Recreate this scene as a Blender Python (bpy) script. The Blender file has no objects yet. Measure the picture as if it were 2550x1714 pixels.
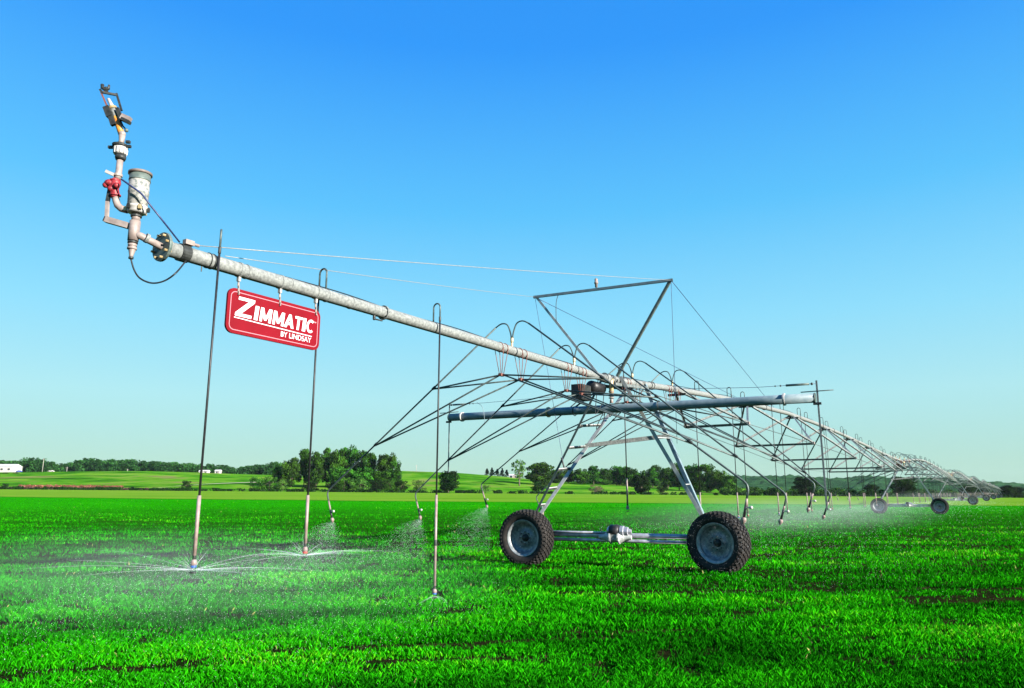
import bpy, math, random
import numpy as np
from mathutils import Vector, Matrix
R = math.radians
random.seed(7)
scene = bpy.context.scene
COL = scene.collection

# ------------------------------------------------------------------ camera
FP, HC = 1832.0, 1.54                      # focal length in photograph pixels (2550 wide), eye height
PITCH = math.atan(372 / FP)
cam_data = bpy.data.cameras.new('camera')
cam = bpy.data.objects.new('camera', cam_data); COL.objects.link(cam)
cam.location = (0, 0, HC)
cam.rotation_euler = (math.pi / 2 + PITCH, 0, 0)
cam_data.sensor_width = 36.0
cam_data.lens = 36.0 * FP / 2550
cam_data.clip_start = 0.1
cam_data.clip_end = 9000
scene.camera = cam

# ------------------------------------------------------------------ light
AZ1, AZ2 = R(32.6), R(33.98)               # compass direction of the end boom and of the spans
SUN_EL = R(19.0)
SUN_AZ = AZ1 + math.pi / 2 + R(5)          # clockwise from +Y
world = bpy.data.worlds.new('World'); scene.world = world
world.use_nodes = True
wn = world.node_tree; wn.nodes.clear()
wo = wn.nodes.new('ShaderNodeOutputWorld'); wb = wn.nodes.new('ShaderNodeBackground')
sky = wn.nodes.new('ShaderNodeTexSky'); sky.sky_type = 'NISHITA'; sky.sun_disc = False
sky.sun_elevation = SUN_EL; sky.sun_rotation = SUN_AZ
sky.air_density = 1.0; sky.dust_density = 0.25; sky.ozone_density = 2.0
hs = wn.nodes.new('ShaderNodeHueSaturation')
hs.inputs['Saturation'].default_value = 1.22
hs.inputs['Hue'].default_value = 0.495
wn.links.new(sky.outputs[0], hs.inputs['Color'])
# deepen the clear sky towards the saturated blue of slide film, by elevation above the horizon
wtc = wn.nodes.new('ShaderNodeTexCoord'); wsep = wn.nodes.new('ShaderNodeSeparateXYZ')
wn.links.new(wtc.outputs['Generated'], wsep.inputs[0])
wr = wn.nodes.new('ShaderNodeValToRGB'); wn.links.new(wsep.outputs['Z'], wr.inputs[0])
SKY = [(0.0, (.40, .66, .55)), (.035, (.43, .71, .62)), (.122, (.43, .80, .85)), (.225, (.28, .74, .98)), (.365, (.11, .56, 1.0)), (.55, (.030, .33, 1.0)), (1.0, (.012, .20, .80))]
while len(wr.color_ramp.elements) < len(SKY): wr.color_ramp.elements.new(.5)
for i_, (p_, c_) in enumerate(SKY):
    wr.color_ramp.elements[i_].position = p_; wr.color_ramp.elements[i_].color = (*c_, 1)
wm = wn.nodes.new('ShaderNodeVectorMath'); wm.operation = 'SCALE'; wn.links.new(wr.outputs[0], wm.inputs[0])
wm.inputs['Scale'].default_value = 4.55
wx = wn.nodes.new('ShaderNodeMix'); wx.data_type = 'RGBA'; wx.inputs[0].default_value = .94
wn.links.new(hs.outputs[0], wx.inputs[6]); wn.links.new(wm.outputs[0], wx.inputs[7])
wn.links.new(wx.outputs[2], wb.inputs['Color'])
wb.inputs['Strength'].default_value = 0.0632
wn.links.new(wb.outputs[0], wo.inputs['Surface'])
sun_data = bpy.data.lights.new('sun', 'SUN'); sun_data.energy = 5.0; sun_data.angle = R(0.5)
sun_data.color = (1.0, 0.95, 0.87)
sun = bpy.data.objects.new('sun', sun_data); COL.objects.link(sun)
to_sun = Vector((math.sin(SUN_AZ) * math.cos(SUN_EL), math.cos(SUN_AZ) * math.cos(SUN_EL), math.sin(SUN_EL)))
sun.rotation_euler = to_sun.to_track_quat('Z', 'Y').to_euler()
sun.location = (30, -20, 40)

scene.view_settings.view_transform = 'Standard'
scene.view_settings.look = 'None'
scene.view_settings.gamma = 1
scene.view_settings.use_curve_mapping = False
scene.view_settings.exposure = 1.8
scene.render.engine = 'CYCLES'
scene.cycles.max_bounces = 6
scene.cycles.transparent_max_bounces = 24
scene.cycles.volume_bounces = 1

# ------------------------------------------------------------------ geometry of the place
cp, sp = math.cos(PITCH), math.sin(PITCH)
CAM = Vector((0, 0, HC))
def ray(px, py):
    x = (px - 1275) / FP; u = (857 - py) / FP
    return Vector((x, cp - u * sp, sp + u * cp))
def at_y(px, py, Y):
    r = ray(px, py); return CAM + r * (Y / r.y)
T1 = Vector((2.1, 15.9, 0))
class Frame:
    def __init__(s, origin, az):
        s.o = Vector(origin); s.az = az
        s.u = Vector((math.sin(az), math.cos(az), 0)); s.w = Vector((math.cos(az), -math.sin(az), 0))
        s.rot = math.pi / 2 - az
    def P(s, a, b, z): return s.o + s.u * a + s.w * b + Vector((0, 0, z))
    def at_s(s, px, py, a):
        r = ray(px, py); t = (a - (CAM - s.o).dot(s.u)) / r.dot(s.u); return CAM + r * t
    def at_w(s, px, py, b=0):
        r = ray(px, py); t = (b - (CAM - s.o).dot(s.w)) / r.dot(s.w); return CAM + r * t
    def sw(s, p): d = p - s.o; return d.dot(s.u), d.dot(s.w), p.z
F1 = Frame(T1, AZ1)
F2 = Frame(T1, AZ2)
SPAN = 50.5
NSPAN = 9
def smooth(a, b, x):
    t = np.clip((x - a) / (b - a), 0, 1); return t * t * (3 - 2 * t)
RIDGE_PX = [-900, 0, 400, 620, 800, 900, 1000, 1150, 1250, 1350, 1500, 1650, 1800, 1900, 2100, 2600, 3600]
RIDGE_Y  = [1172, 1178, 1179, 1184, 1188, 1180, 1176, 1181, 1188, 1196, 1202, 1208, 1216, 1224, 1229, 1232, 1232]
def terrain(X, Y):
    X = np.asarray(X, float); Y = np.asarray(Y, float)
    Yc = np.maximum(Y, 1)
    ramp = np.clip((Y - 60) / 240, 0, 1) ** 1.5
    base = (1.46 - 0.0082 * np.clip(X, -260, 260)) * ramp
    px = 1275 + FP * X / (np.maximum(Yc, 200) * 1.0)
    ry = np.interp(px, RIDGE_PX, RIDGE_Y)
    zr = HC + (1229 - ry) * 620 / FP
    k = smooth(318, 620, Y)
    und = 1.1 * np.sin(X * 0.021 + 1.3) * np.sin(Y * 0.017 + X * 0.006) * smooth(330, 430, Y) * (1 - 0.6 * smooth(520, 640, Y))
    z = base * (1 - k) + zr * k + und
    return z - smooth(640, 1400, Y) * np.maximum(zr - 2, 0) * 0.9
def ground_z(x, y): return float(terrain(x, y))

# ------------------------------------------------------------------ node helpers
def new_mat(name):
    m = bpy.data.materials.new(name); m.use_nodes = True
    nt = m.node_tree; b = nt.nodes['Principled BSDF']; return m, nt, b
def noise(nt, scale, detail=4, vec=None, rough=0.55):
    n = nt.nodes.new('ShaderNodeTexNoise'); n.inputs['Scale'].default_value = scale
    n.inputs['Detail'].default_value = detail; n.inputs['Roughness'].default_value = rough
    if vec is not None: nt.links.new(vec, n.inputs['Vector'])
    return n
def ramp(nt, fac, stops):
    r = nt.nodes.new('ShaderNodeValToRGB'); e = r.color_ramp.elements
    while len(e) < len(stops): e.new(0.5)
    for i, (p, c) in enumerate(stops):
        e[i].position = p; e[i].color = (c[0], c[1], c[2], 1) if len(c) == 3 else c
    nt.links.new(fac, r.inputs[0]); return r
def mix(nt, fac, a, b, mode='MIX'):
    m = nt.nodes.new('ShaderNodeMix'); m.data_type = 'RGBA'; m.blend_type = mode
    for s, v in ((0, fac), (6, a), (7, b)):
        if hasattr(v, 'links') or hasattr(v, 'is_linked'): nt.links.new(v, m.inputs[s])
        elif s == 0: m.inputs[0].default_value = v
        else: m.inputs[s].default_value = (*v, 1)
    return m.outputs[2]
def math_node(nt, op, a, b=None, c=None):
    m = nt.nodes.new('ShaderNodeMath'); m.operation = op
    for i, v in enumerate((a, b, c)):
        if v is None: continue
        if isinstance(v, (int, float)): m.inputs[i].default_value = v
        else: nt.links.new(v, m.inputs[i])
    return m.outputs[0]
def geo_pos(nt): return nt.nodes.new('ShaderNodeNewGeometry').outputs['Position']
def bump(nt, b, h, strength=0.3, dist=0.01):
    n = nt.nodes.new('ShaderNodeBump'); n.inputs['Strength'].default_value = strength
    n.inputs['Distance'].default_value = dist
    nt.links.new(h, n.inputs['Height']); nt.links.new(n.outputs[0], b.inputs['Normal'])
def mottled(name, c1, c2, scale=14, rough=0.5, metal=0.0, bmp=0.15, spec=0.28, c3=None, lo=.35, hi=.65):
    c1, c2 = [tuple(v * .62 for v in c) for c in (c1, c2)]
    if c3: c3 = tuple(v * .62 for v in c3)
    m, nt, b = new_mat(name)
    tc = nt.nodes.new('ShaderNodeTexCoord').outputs['Object']
    n = noise(nt, scale, 5, tc)
    r = ramp(nt, n.outputs[0], [(lo, c1), (hi, c2)])
    col = r.outputs[0]
    if c3:
        n2 = noise(nt, scale * 2.3, 6, tc, 0.7)
        k = ramp(nt, n2.outputs[0], [(0.57, (0, 0, 0)), (0.66, (1, 1, 1))])
        col = mix(nt, k.outputs[0], col, c3)
    nt.links.new(col, b.inputs['Base Color'])
    b.inputs['Roughness'].default_value = rough; b.inputs['Metallic'].default_value = metal
    b.inputs['Specular IOR Level'].default_value = spec
    bump(nt, b, n.outputs[0], bmp, 0.004)
    return m

M = {}
M['galv'] = mottled('weathered_galvanised_pipe', (.165, .175, .165), (.33, .345, .32), 26, .6, .0, c3=(.14, .145, .125))
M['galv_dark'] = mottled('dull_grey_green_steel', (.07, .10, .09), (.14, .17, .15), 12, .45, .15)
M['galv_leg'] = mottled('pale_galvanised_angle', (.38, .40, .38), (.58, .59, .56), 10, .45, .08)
M['galv_blue'] = mottled('shaded_blue_galvanised', (.16, .24, .27), (.26, .33, .35), 8, .5, .0)  # galvanised grey with the blue of shade put into the colour
M['axle'] = mottled('bright_galvanised_axle', (.34, .34, .38), (.66, .66, .72), 7, .32, .45)
M['rod'] = mottled('grey_steel_rod', (.06, .085, .08), (.13, .16, .15), 20, .45, .2)
M['strut'] = mottled('truss_angle_steel', (.13, .15, .145), (.26, .28, .265), 10, .5, .15)
M['black'] = mottled('black_hose_rubber', (.012, .013, .014), (.03, .03, .032), 20, .45)
M['dark'] = mottled('dark_cast_iron', (.02, .022, .02), (.06, .065, .06), 18, .5, .2)
M['weight'] = mottled('pale_pink_weight', (.27, .19, .165), (.38, .30, .27), 15, .45)
M['white'] = mottled('white_plastic', (.46, .44, .41), (.60, .58, .54), 15, .4)
M['pinkmetal'] = mottled('pinkish_painted_steel', (.28, .22, .195), (.42, .35, .31), 12, .5, .1)
M['redvalve'] = mottled('red_valve_paint', (.16, .01, .015), (.42, .03, .04), 28, .5, c3=(.30, .12, .12))
M['orange'] = mottled('faded_orange_barrel', (.75, .22, .03), (.80, .42, .06), 16, .45, c3=(.55, .35, .25))
M['rust'] = mottled('rust_brown_rods', (.16, .05, .035), (.28, .11, .08), 24, .7)
M['brass'] = mottled('brass_fitting', (.55, .38, .16), (.75, .58, .32), 16, .4, .4)
M['canister'] = mottled('flaking_white_paint_canister', (.20, .22, .20), (.44, .42, .38), 22, .55, .1, c3=(.08, .10, .09), lo=.42, hi=.52)
M['canister_cap'] = mottled('brown_canister_cap', (.16, .12, .10), (.24, .19, .16), 18, .55)
M['flange'] = mottled('grey_green_flange', (.09, .13, .115), (.17, .21, .185), 16, .5, .2)
M['cable'] = mottled('pale_guy_cable', (.30, .29, .26), (.42, .40, .36), 30, .45, .2)
M['blue_cable'] = mottled('dark_blue_cable', (.02, .03, .10), (.04, .06, .16), 30, .4)
M['nozzle_blue'] = mottled('blue_nozzle_plastic', (.03, .10, .40), (.05, .15, .5), 30, .4)
M['nozzle_red'] = mottled('red_nozzle_plastic', (.5, .03, .03), (.6, .05, .04), 30, .4)
M['tyre'] = mottled('dusty_tyre_rubber', (.010, .009, .008), (.030, .025, .021), 9, .8, c3=(.055, .044, .036))
M['rim'] = mottled('dull_blue_grey_rim', (.14, .16, .175), (.32, .345, .36), 16, .45, .3)
M['rim_edge'] = mottled('pale_rim_edge', (.25, .27, .27), (.45, .47, .46), 10, .4, .3)
M['trunk'] = mottled('bark', (.10, .075, .055), (.20, .16, .12), 3, .9)
M['wood_pole'] = mottled('grey_timber_pole', (.35, .31, .26), (.5, .46, .4), 6, .8)
M['wall_white'] = mottled('white_siding', (.52, .45, .42), (.66, .60, .56), 1.2, .7)
M['roof'] = mottled('pale_metal_roof', (.62, .60, .58), (.78, .76, .74), .8, .6)
M['window'] = mottled('dark_window_glass', (.02, .03, .04), (.05, .06, .07), 3, .1)
M['car_blue'] = mottled('blue_vehicle_paint', (.02, .06, .35), (.03, .09, .45), 3, .3)

def sign_mats():
    m, nt, b = new_mat('red_sign_enamel')
    tc = nt.nodes.new('ShaderNodeTexCoord').outputs['Object']
    n = noise(nt, 3.0, 3, tc)
    r = ramp(nt, n.outputs[0], [(.3, (.11, .0006, .004)), (.7, (.145, .001, .006))])
    nt.links.new(r.outputs[0], b.inputs['Base Color']); b.inputs['Roughness'].default_value = .5; b.inputs['Specular IOR Level'].default_value = .12
    M['sign_red'] = m
    m, nt, b = new_mat('white_sign_lettering')
    b.inputs['Base Color'].default_value = (.50, .49, .50, 1); b.inputs['Roughness'].default_value = .5
    M['sign_white'] = m
    m, nt, b = new_mat('pink_white_sign_line')
    b.inputs['Base Color'].default_value = (.30, .13, .15, 1); b.inputs['Roughness'].default_value = .5
    M['sign_line'] = m
sign_mats()

def leaf_mat(name, c1, c2, transl=0.15):
    m, nt, b = new_mat(name)
    oi = nt.nodes.new('ShaderNodeObjectInfo')
    at = nt.nodes.new('ShaderNodeAttribute'); at.attribute_name = 'tint'
    r = ramp(nt, at.outputs['Fac'], [(0, tuple(v * .22 for v in c1)), (.5, tuple(v * .20 for v in c2)), (1, tuple(v * .60 for v in c2))])  # highlight and shade painted into the leaf colour, clump by clump
    h = nt.nodes.new('ShaderNodeHueSaturation')
    nt.links.new(r.outputs[0], h.inputs['Color'])
    v = math_node(nt, 'MULTIPLY_ADD', oi.outputs['Random'], .5, .75)
    nt.links.new(v, h.inputs['Value'])
    hv = math_node(nt, 'MULTIPLY_ADD', oi.outputs['Random'], .03, .485)
    nt.links.new(hv, h.inputs['Hue'])
    nt.links.new(h.outputs[0], b.inputs['Base Color'])
    b.inputs['Roughness'].default_value = .6; b.inputs['Specular IOR Level'].default_value = .08
    tr = nt.nodes.new('ShaderNodeBsdfTranslucent'); nt.links.new(h.outputs[0], tr.inputs[0])
    ms = nt.nodes.new('ShaderNodeMixShader'); ms.inputs[0].default_value = transl
    out = nt.nodes['Material Output']
    nt.links.new(b.outputs[0], ms.inputs[1]); nt.links.new(tr.outputs[0], ms.inputs[2])
    nt.links.new(ms.outputs[0], out.inputs[0])
    return m
M['leaf'] = leaf_mat('broadleaf_foliage', (.010, .05, .006), (.09, .30, .02))
M['leaf_light'] = leaf_mat('light_green_foliage', (.05, .17, .02), (.20, .45, .06))
M['leaf_dark'] = leaf_mat('dark_foliage', (.008, .028, .004), (.03, .10, .010), .2)
M['needle'] = leaf_mat('conifer_foliage', (.008, .028, .014), (.02, .06, .03), .1)
M['shrub_pink'] = leaf_mat('pinkish_brown_weeds', (.12, .08, .05), (.38, .20, .18))
M['weed_red'] = leaf_mat('rusty_red_weeds', (.45, .10, .06), (.70, .26, .18))
M['far_leaf'] = leaf_mat('far_forest_foliage', (.014, .07, .015), (.07, .22, .04), .2)

# ------------------------------------------------------------------ mesh builder (authored in world space)
def perp(d):
    a = Vector((0, 0, 1)) if abs(d.z) < 0.9 else Vector((1, 0, 0))
    x = d.cross(a).normalized(); return x, x.cross(d).normalized()
class MB:
    def __init__(s): s.v = []; s.f = []; s.sm = []
    def add(s, vs, fs, smooth_=True):
        o = len(s.v); s.v += [tuple(v) for v in vs]
        for f in fs: s.f.append(tuple(i + o for i in f)); s.sm.append(smooth_)
        return s
    def tube(s, pts, r, n=8, cap=True):
        pts = [Vector(p) for p in pts]
        rs = r if isinstance(r, (list, tuple)) else [r] * len(pts)
        tang = []
        for i in range(len(pts)):
            a = pts[max(0, i - 1)]; b = pts[min(len(pts) - 1, i + 1)]
            tang.append((b - a).normalized())
        x, y = perp(tang[0]); vs = []; fs = []
        for i, p in enumerate(pts):
            if i:
                q = tang[i - 1].rotation_difference(tang[i]); x = (q @ x).normalized(); y = tang[i].cross(x).normalized()
            else: y = tang[0].cross(x).normalized()
            for k in range(n):
                a = 2 * math.pi * k / n
                vs.append(p + (x * math.cos(a) + y * math.sin(a)) * rs[i])
        for i in range(len(pts) - 1):
            for k in range(n):
                k2 = (k + 1) % n
                fs.append((i * n + k, i * n + k2, (i + 1) * n + k2, (i + 1) * n + k))
        s.add(vs, fs, True)
        if cap:
            s.f.append(tuple(len(s.v) - len(vs) + k for k in range(n))[::-1]); s.sm.append(False)
            s.f.append(tuple(len(s.v) - n + k for k in range(n))); s.sm.append(False)
        return s
    def lathe(s, o, d, prof, n=16, smooth_=True, cap=True):
        """prof: (distance along d, radius)"""
        o = Vector(o); d = Vector(d).normalized(); x, y = perp(d); vs = []; fs = []
        for t, r in prof:
            for k in range(n):
                a = 2 * math.pi * k / n
                vs.append(o + d * t + (x * math.cos(a) + y * math.sin(a)) * max(r, 1e-4))
        for i in range(len(prof) - 1):
            for k in range(n):
                k2 = (k + 1) % n
                fs.append((i * n + k, i * n + k2, (i + 1) * n + k2, (i + 1) * n + k))
        if cap: fs.append(tuple(range(n))[::-1]); fs.append(tuple((len(prof) - 1) * n + k for k in range(n)))
        return s.add(vs, fs, smooth_)
    def cyl(s, a, b, r, n=12):
        a = Vector(a); b = Vector(b); L = (b - a).length
        return s.lathe(a, b - a, [(0, r), (L, r)], n, False) if n < 8 else s.lathe(a, b - a, [(0, r * .93), (min(.004, L * .1), r), (L - min(.004, L * .1), r), (L, r * .93)], n)
    def box(s, c, ax, ay, az):
        c = Vector(c); vs = []
        for i in (-1, 1):
            for j in (-1, 1):
                for k in (-1, 1): vs.append(c + ax * i + ay * j + az * k)
        return s.add(vs, [(0, 1, 3, 2), (4, 6, 7, 5), (0, 4, 5, 1), (2, 3, 7, 6), (0, 2, 6, 4), (1, 5, 7, 3)], False)
    def beam(s, a, b, w, h, up=None):
        a = Vector(a); b = Vector(b); d = (b - a); L = d.length; d.normalize()
        up = Vector(up) if up is not None else Vector((0, 0, 1))
        x = d.cross(up)
        if x.length < 1e-3: x = d.cross(Vector((1, 0, 0)))
        x.normalize(); y = x.cross(d).normalized()
        return s.box((a + b) / 2, x * w / 2, d * L / 2, y * h / 2)
    def angle(s, a, b, w, t, up=None, flip=1):
        """steel angle: two thin flanges meeting along an edge"""
        a = Vector(a); b = Vector(b); d = (b - a); L = d.length; d.normalize()
        up = Vector(up) if up is not None else Vector((0, 0, 1))
        x = d.cross(up).normalized() * flip; y = up - d * up.dot(d); y.normalize()
        c = (a + b) / 2
        s.box(c + x * w / 2, x * w / 2, d * L / 2, y * t / 2)
        return s.box(c - y * (w / 2 + t / 2 + .0005), x * t / 2, d * L / 2, y * w / 2)
    def ball(s, c, r, n=10, sc=(1, 1, 1)):
        c = Vector(c); vs = []; fs = []; m = n // 2 + 1
        for i in range(m + 1):
            th = math.pi * i / m
            for k in range(n):
                ph = 2 * math.pi * k / n
                vs.append(c + Vector((math.sin(th) * math.cos(ph) * r * sc[0], math.sin(th) * math.sin(ph) * r * sc[1], math.cos(th) * r * sc[2])))
        for i in range(m):
            for k in range(n):
                fs.append((i * n + k, (i + 1) * n + k, (i + 1) * n + (k + 1) % n, i * n + (k + 1) % n))
        return s.add(vs, fs, True)
    def build(s, name, m, parent=None):
        me = bpy.data.meshes.new(name)
        root = parent
        while root is not None and root.parent is not None: root = root.parent
        vs = s.v
        if root is not None:
            inv = (Matrix.Translation(root.location) @ Matrix.Rotation(root.rotation_euler.z, 4, 'Z')).inverted()
            vs = [tuple(inv @ Vector(v)) for v in vs]
        me.from_pydata(vs, [], s.f); me.polygons.foreach_set('use_smooth', s.sm)
        me.materials.append(m); me.update()
        o = bpy.data.objects.new(name, me); COL.objects.link(o)
        if parent is not None: o.parent = parent
        return o
def thing(name, label, cat, loc, rot=0, group=None):
    o = bpy.data.objects.new(name, None); COL.objects.link(o)
    o.location = loc; o.rotation_euler = (0, 0, rot); o.empty_display_size = .2
    o['label'] = label; o['category'] = cat
    if group: o['group'] = group
    return o
def tag(o, label=None, cat=None, group=None, kind=None):
    if label: o['label'] = label
    if cat: o['category'] = cat
    if group: o['group'] = group
    if kind: o['kind'] = kind
    return o
def copy_tree(o, loc=None, rot=None, label=None, group=None, parent=None):
    c = o.copy(); COL.objects.link(c); c.parent = parent
    if loc is not None: c.location = loc
    if rot is not None: c.rotation_euler = (0, 0, rot)
    if label: c['label'] = label
    if group: c['group'] = group
    for ch in KIDS.get(o.name, [x for x in o.children]): copy_tree(ch, parent=c)
    return c
KIDS = {}
ORD = ['first', 'second', 'third', 'fourth', 'fifth', 'sixth', 'seventh', 'eighth', 'ninth', 'tenth', 'eleventh', 'twelfth',
       'thirteenth', 'fourteenth', 'fifteenth', 'sixteenth', 'seventeenth', 'eighteenth', 'nineteenth', 'twentieth']
def np_mesh(name, V, faces, mat, k, tint=None, smooth_=False):
    """fast mesh from numpy arrays, faces all with k corners"""
    me = bpy.data.meshes.new(name)
    nf = len(faces)
    me.vertices.add(len(V)); me.vertices.foreach_set('co', np.asarray(V, np.float32).ravel())
    me.loops.add(nf * k); me.loops.foreach_set('vertex_index', np.asarray(faces, np.int32).ravel())
    me.polygons.add(nf); me.polygons.foreach_set('loop_start', np.arange(0, nf * k, k, dtype=np.int32))
    me.polygons.foreach_set('loop_total', np.full(nf, k, np.int32))
    if smooth_: me.polygons.foreach_set('use_smooth', np.ones(nf, bool))
    if tint is not None:
        a = me.attributes.new('tint', 'FLOAT', 'POINT'); a.data.foreach_set('value', np.asarray(tint, np.float32))
    me.materials.append(mat); me.update(calc_edges=True)
    return me

# ================================================================== SETTING
rng = np.random.default_rng(11)
def ground_sheet():
    xs = np.concatenate([-np.geomspace(6000, 12, 70), np.linspace(-10, 10, 11), np.geomspace(12, 6000, 70)])
    ys = np.concatenate([np.linspace(-400, -10, 8), np.linspace(0, 60, 25), np.geomspace(63, 320, 60), np.geomspace(325, 700, 70), np.geomspace(730, 7000, 24)])
    X, Y = np.meshgrid(xs, ys)
    Z = terrain(X, Y)
    V = np.stack([X.ravel(), Y.ravel(), Z.ravel()], 1)
    nx, ny = len(xs), len(ys)
    i, j = np.meshgrid(np.arange(nx - 1), np.arange(ny - 1)); a = (j * nx + i).ravel()
    Fc = np.stack([a, a + 1, a + nx + 1, a + nx], 1)
    m, nt, b = new_mat('crop_field_and_pasture')
    pos = geo_pos(nt)
    sep = nt.nodes.new('ShaderNodeSeparateXYZ'); nt.links.new(pos, sep.inputs[0])
    X_, Y_ = sep.outputs[0], sep.outputs[1]
    # rotate / stretch: drill rows run nearly across the view
    mp = nt.nodes.new('ShaderNodeMapping'); nt.links.new(pos, mp.inputs[0])
    mp.inputs['Rotation'].default_value = (0, 0, R(6)); mp.inputs['Scale'].default_value = (.10, 1.0, 1)
    rows = noise(nt, .35, 5, mp.outputs[0], .6)
    fine = noise(nt, 6.0, 4, pos, .7)
    big = noise(nt, .03, 3, pos)
    grass = ramp(nt, fine.outputs[0], [(.3, (.005, .085, .0012)), (.55, (.014, .27, .0015)), (.75, (.035, .38, .003))])
    rk = ramp(nt, rows.outputs[0], [(.30, (1, 1, 1)), (.44, (0, 0, 0))])
    g2 = mix(nt, math_node(nt, 'MULTIPLY', rk.outputs[0], .55), grass.outputs[0], (.010, .05, .003))
    # soil under the near blades
    soiln = noise(nt, 3.0, 5, pos, .7)
    soil = ramp(nt, soiln.outputs[0], [(.35, (.004, .018, .002)), (.62, (.020, .014, .007)), (.75, (.06, .032, .022))])
    kn = nt.nodes.new('ShaderNodeMapRange'); nt.links.new(Y_, kn.inputs[0])
    kn.inputs[1].default_value = 22; kn.inputs[2].default_value = 90
    c1 = mix(nt, kn.outputs[0], soil.outputs[0], g2)
    # pale strip: beyond the near edge line through (-132,190) (0,120) (70,97)
    edge = math_node(nt, 'SUBTRACT', Y_, math_node(nt, 'MULTIPLY_ADD', X_, -.45, 121))
    edge = math_node(nt, 'ADD', edge, math_node(nt, 'MULTIPLY', math_node(nt, 'SUBTRACT', big.outputs[0], .5), 8))
    ks = nt.nodes.new('ShaderNodeMapRange'); nt.links.new(edge, ks.inputs[0]); ks.inputs[1].default_value = -1; ks.inputs[2].default_value = 1.5
    mp2 = nt.nodes.new('ShaderNodeMapping'); nt.links.new(pos, mp2.inputs[0]); mp2.inputs['Scale'].default_value = (.03, .25, 1); mp2.inputs['Rotation'].default_value = (0, 0, R(8))
    sn = noise(nt, 1.0, 4, mp2.outputs[0], .6)
    strip = ramp(nt, sn.outputs[0], [(.3, (.075, .20, .010)), (.5, (.12, .25, .015)), (.7, (.19, .27, .03))])
    c2 = mix(nt, ks.outputs[0], c1, strip.outputs[0])
    # dark line at the strip's near edge (wheel rut)
    d1 = math_node(nt, 'ABSOLUTE', math_node(nt, 'ADD', edge, 1.5))
    kd = nt.nodes.new('ShaderNodeMapRange'); nt.links.new(d1, kd.inputs[0]); kd.inputs[1].default_value = 1.2; kd.inputs[2].default_value = 2.2; kd.inputs[3].default_value = .7; kd.inputs[4].default_value = 0
    c2 = mix(nt, kd.outputs[0], c2, (.02, .035, .006))
    # pasture on the hills
    pn = noise(nt, .03, 6, pos, .65)
    past = ramp(nt, pn.outputs[0], [(.36, (.015, .09, .003)), (.47, (.05, .19, .006)), (.56, (.11, .24, .015)), (.66, (.17, .17, .05))])
    mp3 = nt.nodes.new('ShaderNodeMapping'); nt.links.new(pos, mp3.inputs[0]); mp3.inputs['Scale'].default_value = (.008, .09, 1); mp3.inputs['Rotation'].default_value = (0, 0, R(-14))
    sn3 = noise(nt, 1.0, 4, mp3.outputs[0], .6)
    kk = ramp(nt, sn3.outputs[0], [(.34, (1, 1, 1)), (.43, (0, 0, 0))])
    past2 = mix(nt, math_node(nt, 'MULTIPLY', kk.outputs[0], .85), past.outputs[0], (.012, .05, .006))
    kp = nt.nodes.new('ShaderNodeMapRange'); nt.links.new(Y_, kp.inputs[0]); kp.inputs[1].default_value = 318; kp.inputs[2].default_value = 322
    c3 = mix(nt, kp.outputs[0], c2, past2)
    nt.links.new(c3, b.inputs['Base Color']); b.inputs['Roughness'].default_value = .9
    b.inputs['Specular IOR Level'].default_value = .0
    bn = noise(nt, 5.0, 6, pos, .75)
    bump(nt, b, bn.outputs[0], .9, .12)
    me = np_mesh('ground', V, Fc, m, 4, smooth_=True)
    o = bpy.data.objects.new('ground', me); COL.objects.link(o)
    tag(o, kind='structure')
ground_sheet()

def vnoise(x, y, seed=0):
    """cheap value noise in numpy"""
    xi = np.floor(x).astype(np.int64); yi = np.floor(y).astype(np.int64); fx = x - xi; fy = y - yi
    fx = fx * fx * (3 - 2 * fx); fy = fy * fy * (3 - 2 * fy)
    def h(a, b):
        n = (a * 374761393 + b * 668265263 + seed * 1442695041) & 0x7fffffff
        n = ((n ^ (n >> 13)) * 1274126177) & 0x7fffffff
        return ((n ^ (n >> 16)) & 0xffff) / 65535.0
    return (h(xi, yi) * (1 - fx) + h(xi + 1, yi) * fx) * (1 - fy) + (h(xi, yi + 1) * (1 - fx) + h(xi + 1, yi + 1) * fx) * fy

def grass_material():
    m, nt, b = new_mat('fresh_green_grass_blades')
    at = nt.nodes.new('ShaderNodeAttribute'); at.attribute_name = 'tint'
    r = ramp(nt, at.outputs['Fac'], [(0, (.003, .055, .001)), (.3, (.007, .16, .0015)), (.75, (.020, .31, .002)), (.95, (.10, .38, .006)), (.985, (.28, .25, .09))])
    nt.links.new(r.outputs[0], b.inputs['Base Color'])
    b.inputs['Roughness'].default_value = .7; b.inputs['Specular IOR Level'].default_value = .0
    tr = nt.nodes.new('ShaderNodeBsdfTranslucent'); nt.links.new(r.outputs[0], tr.inputs[0])
    ms = nt.nodes.new('ShaderNodeMixShader'); ms.inputs[0].default_value = .2
    nt.links.new(b.outputs[0], ms.inputs[1]); nt.links.new(tr.outputs[0], ms.inputs[2])
    nt.links.new(ms.outputs[0], nt.nodes['Material Output'].inputs[0])
    return m
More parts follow.
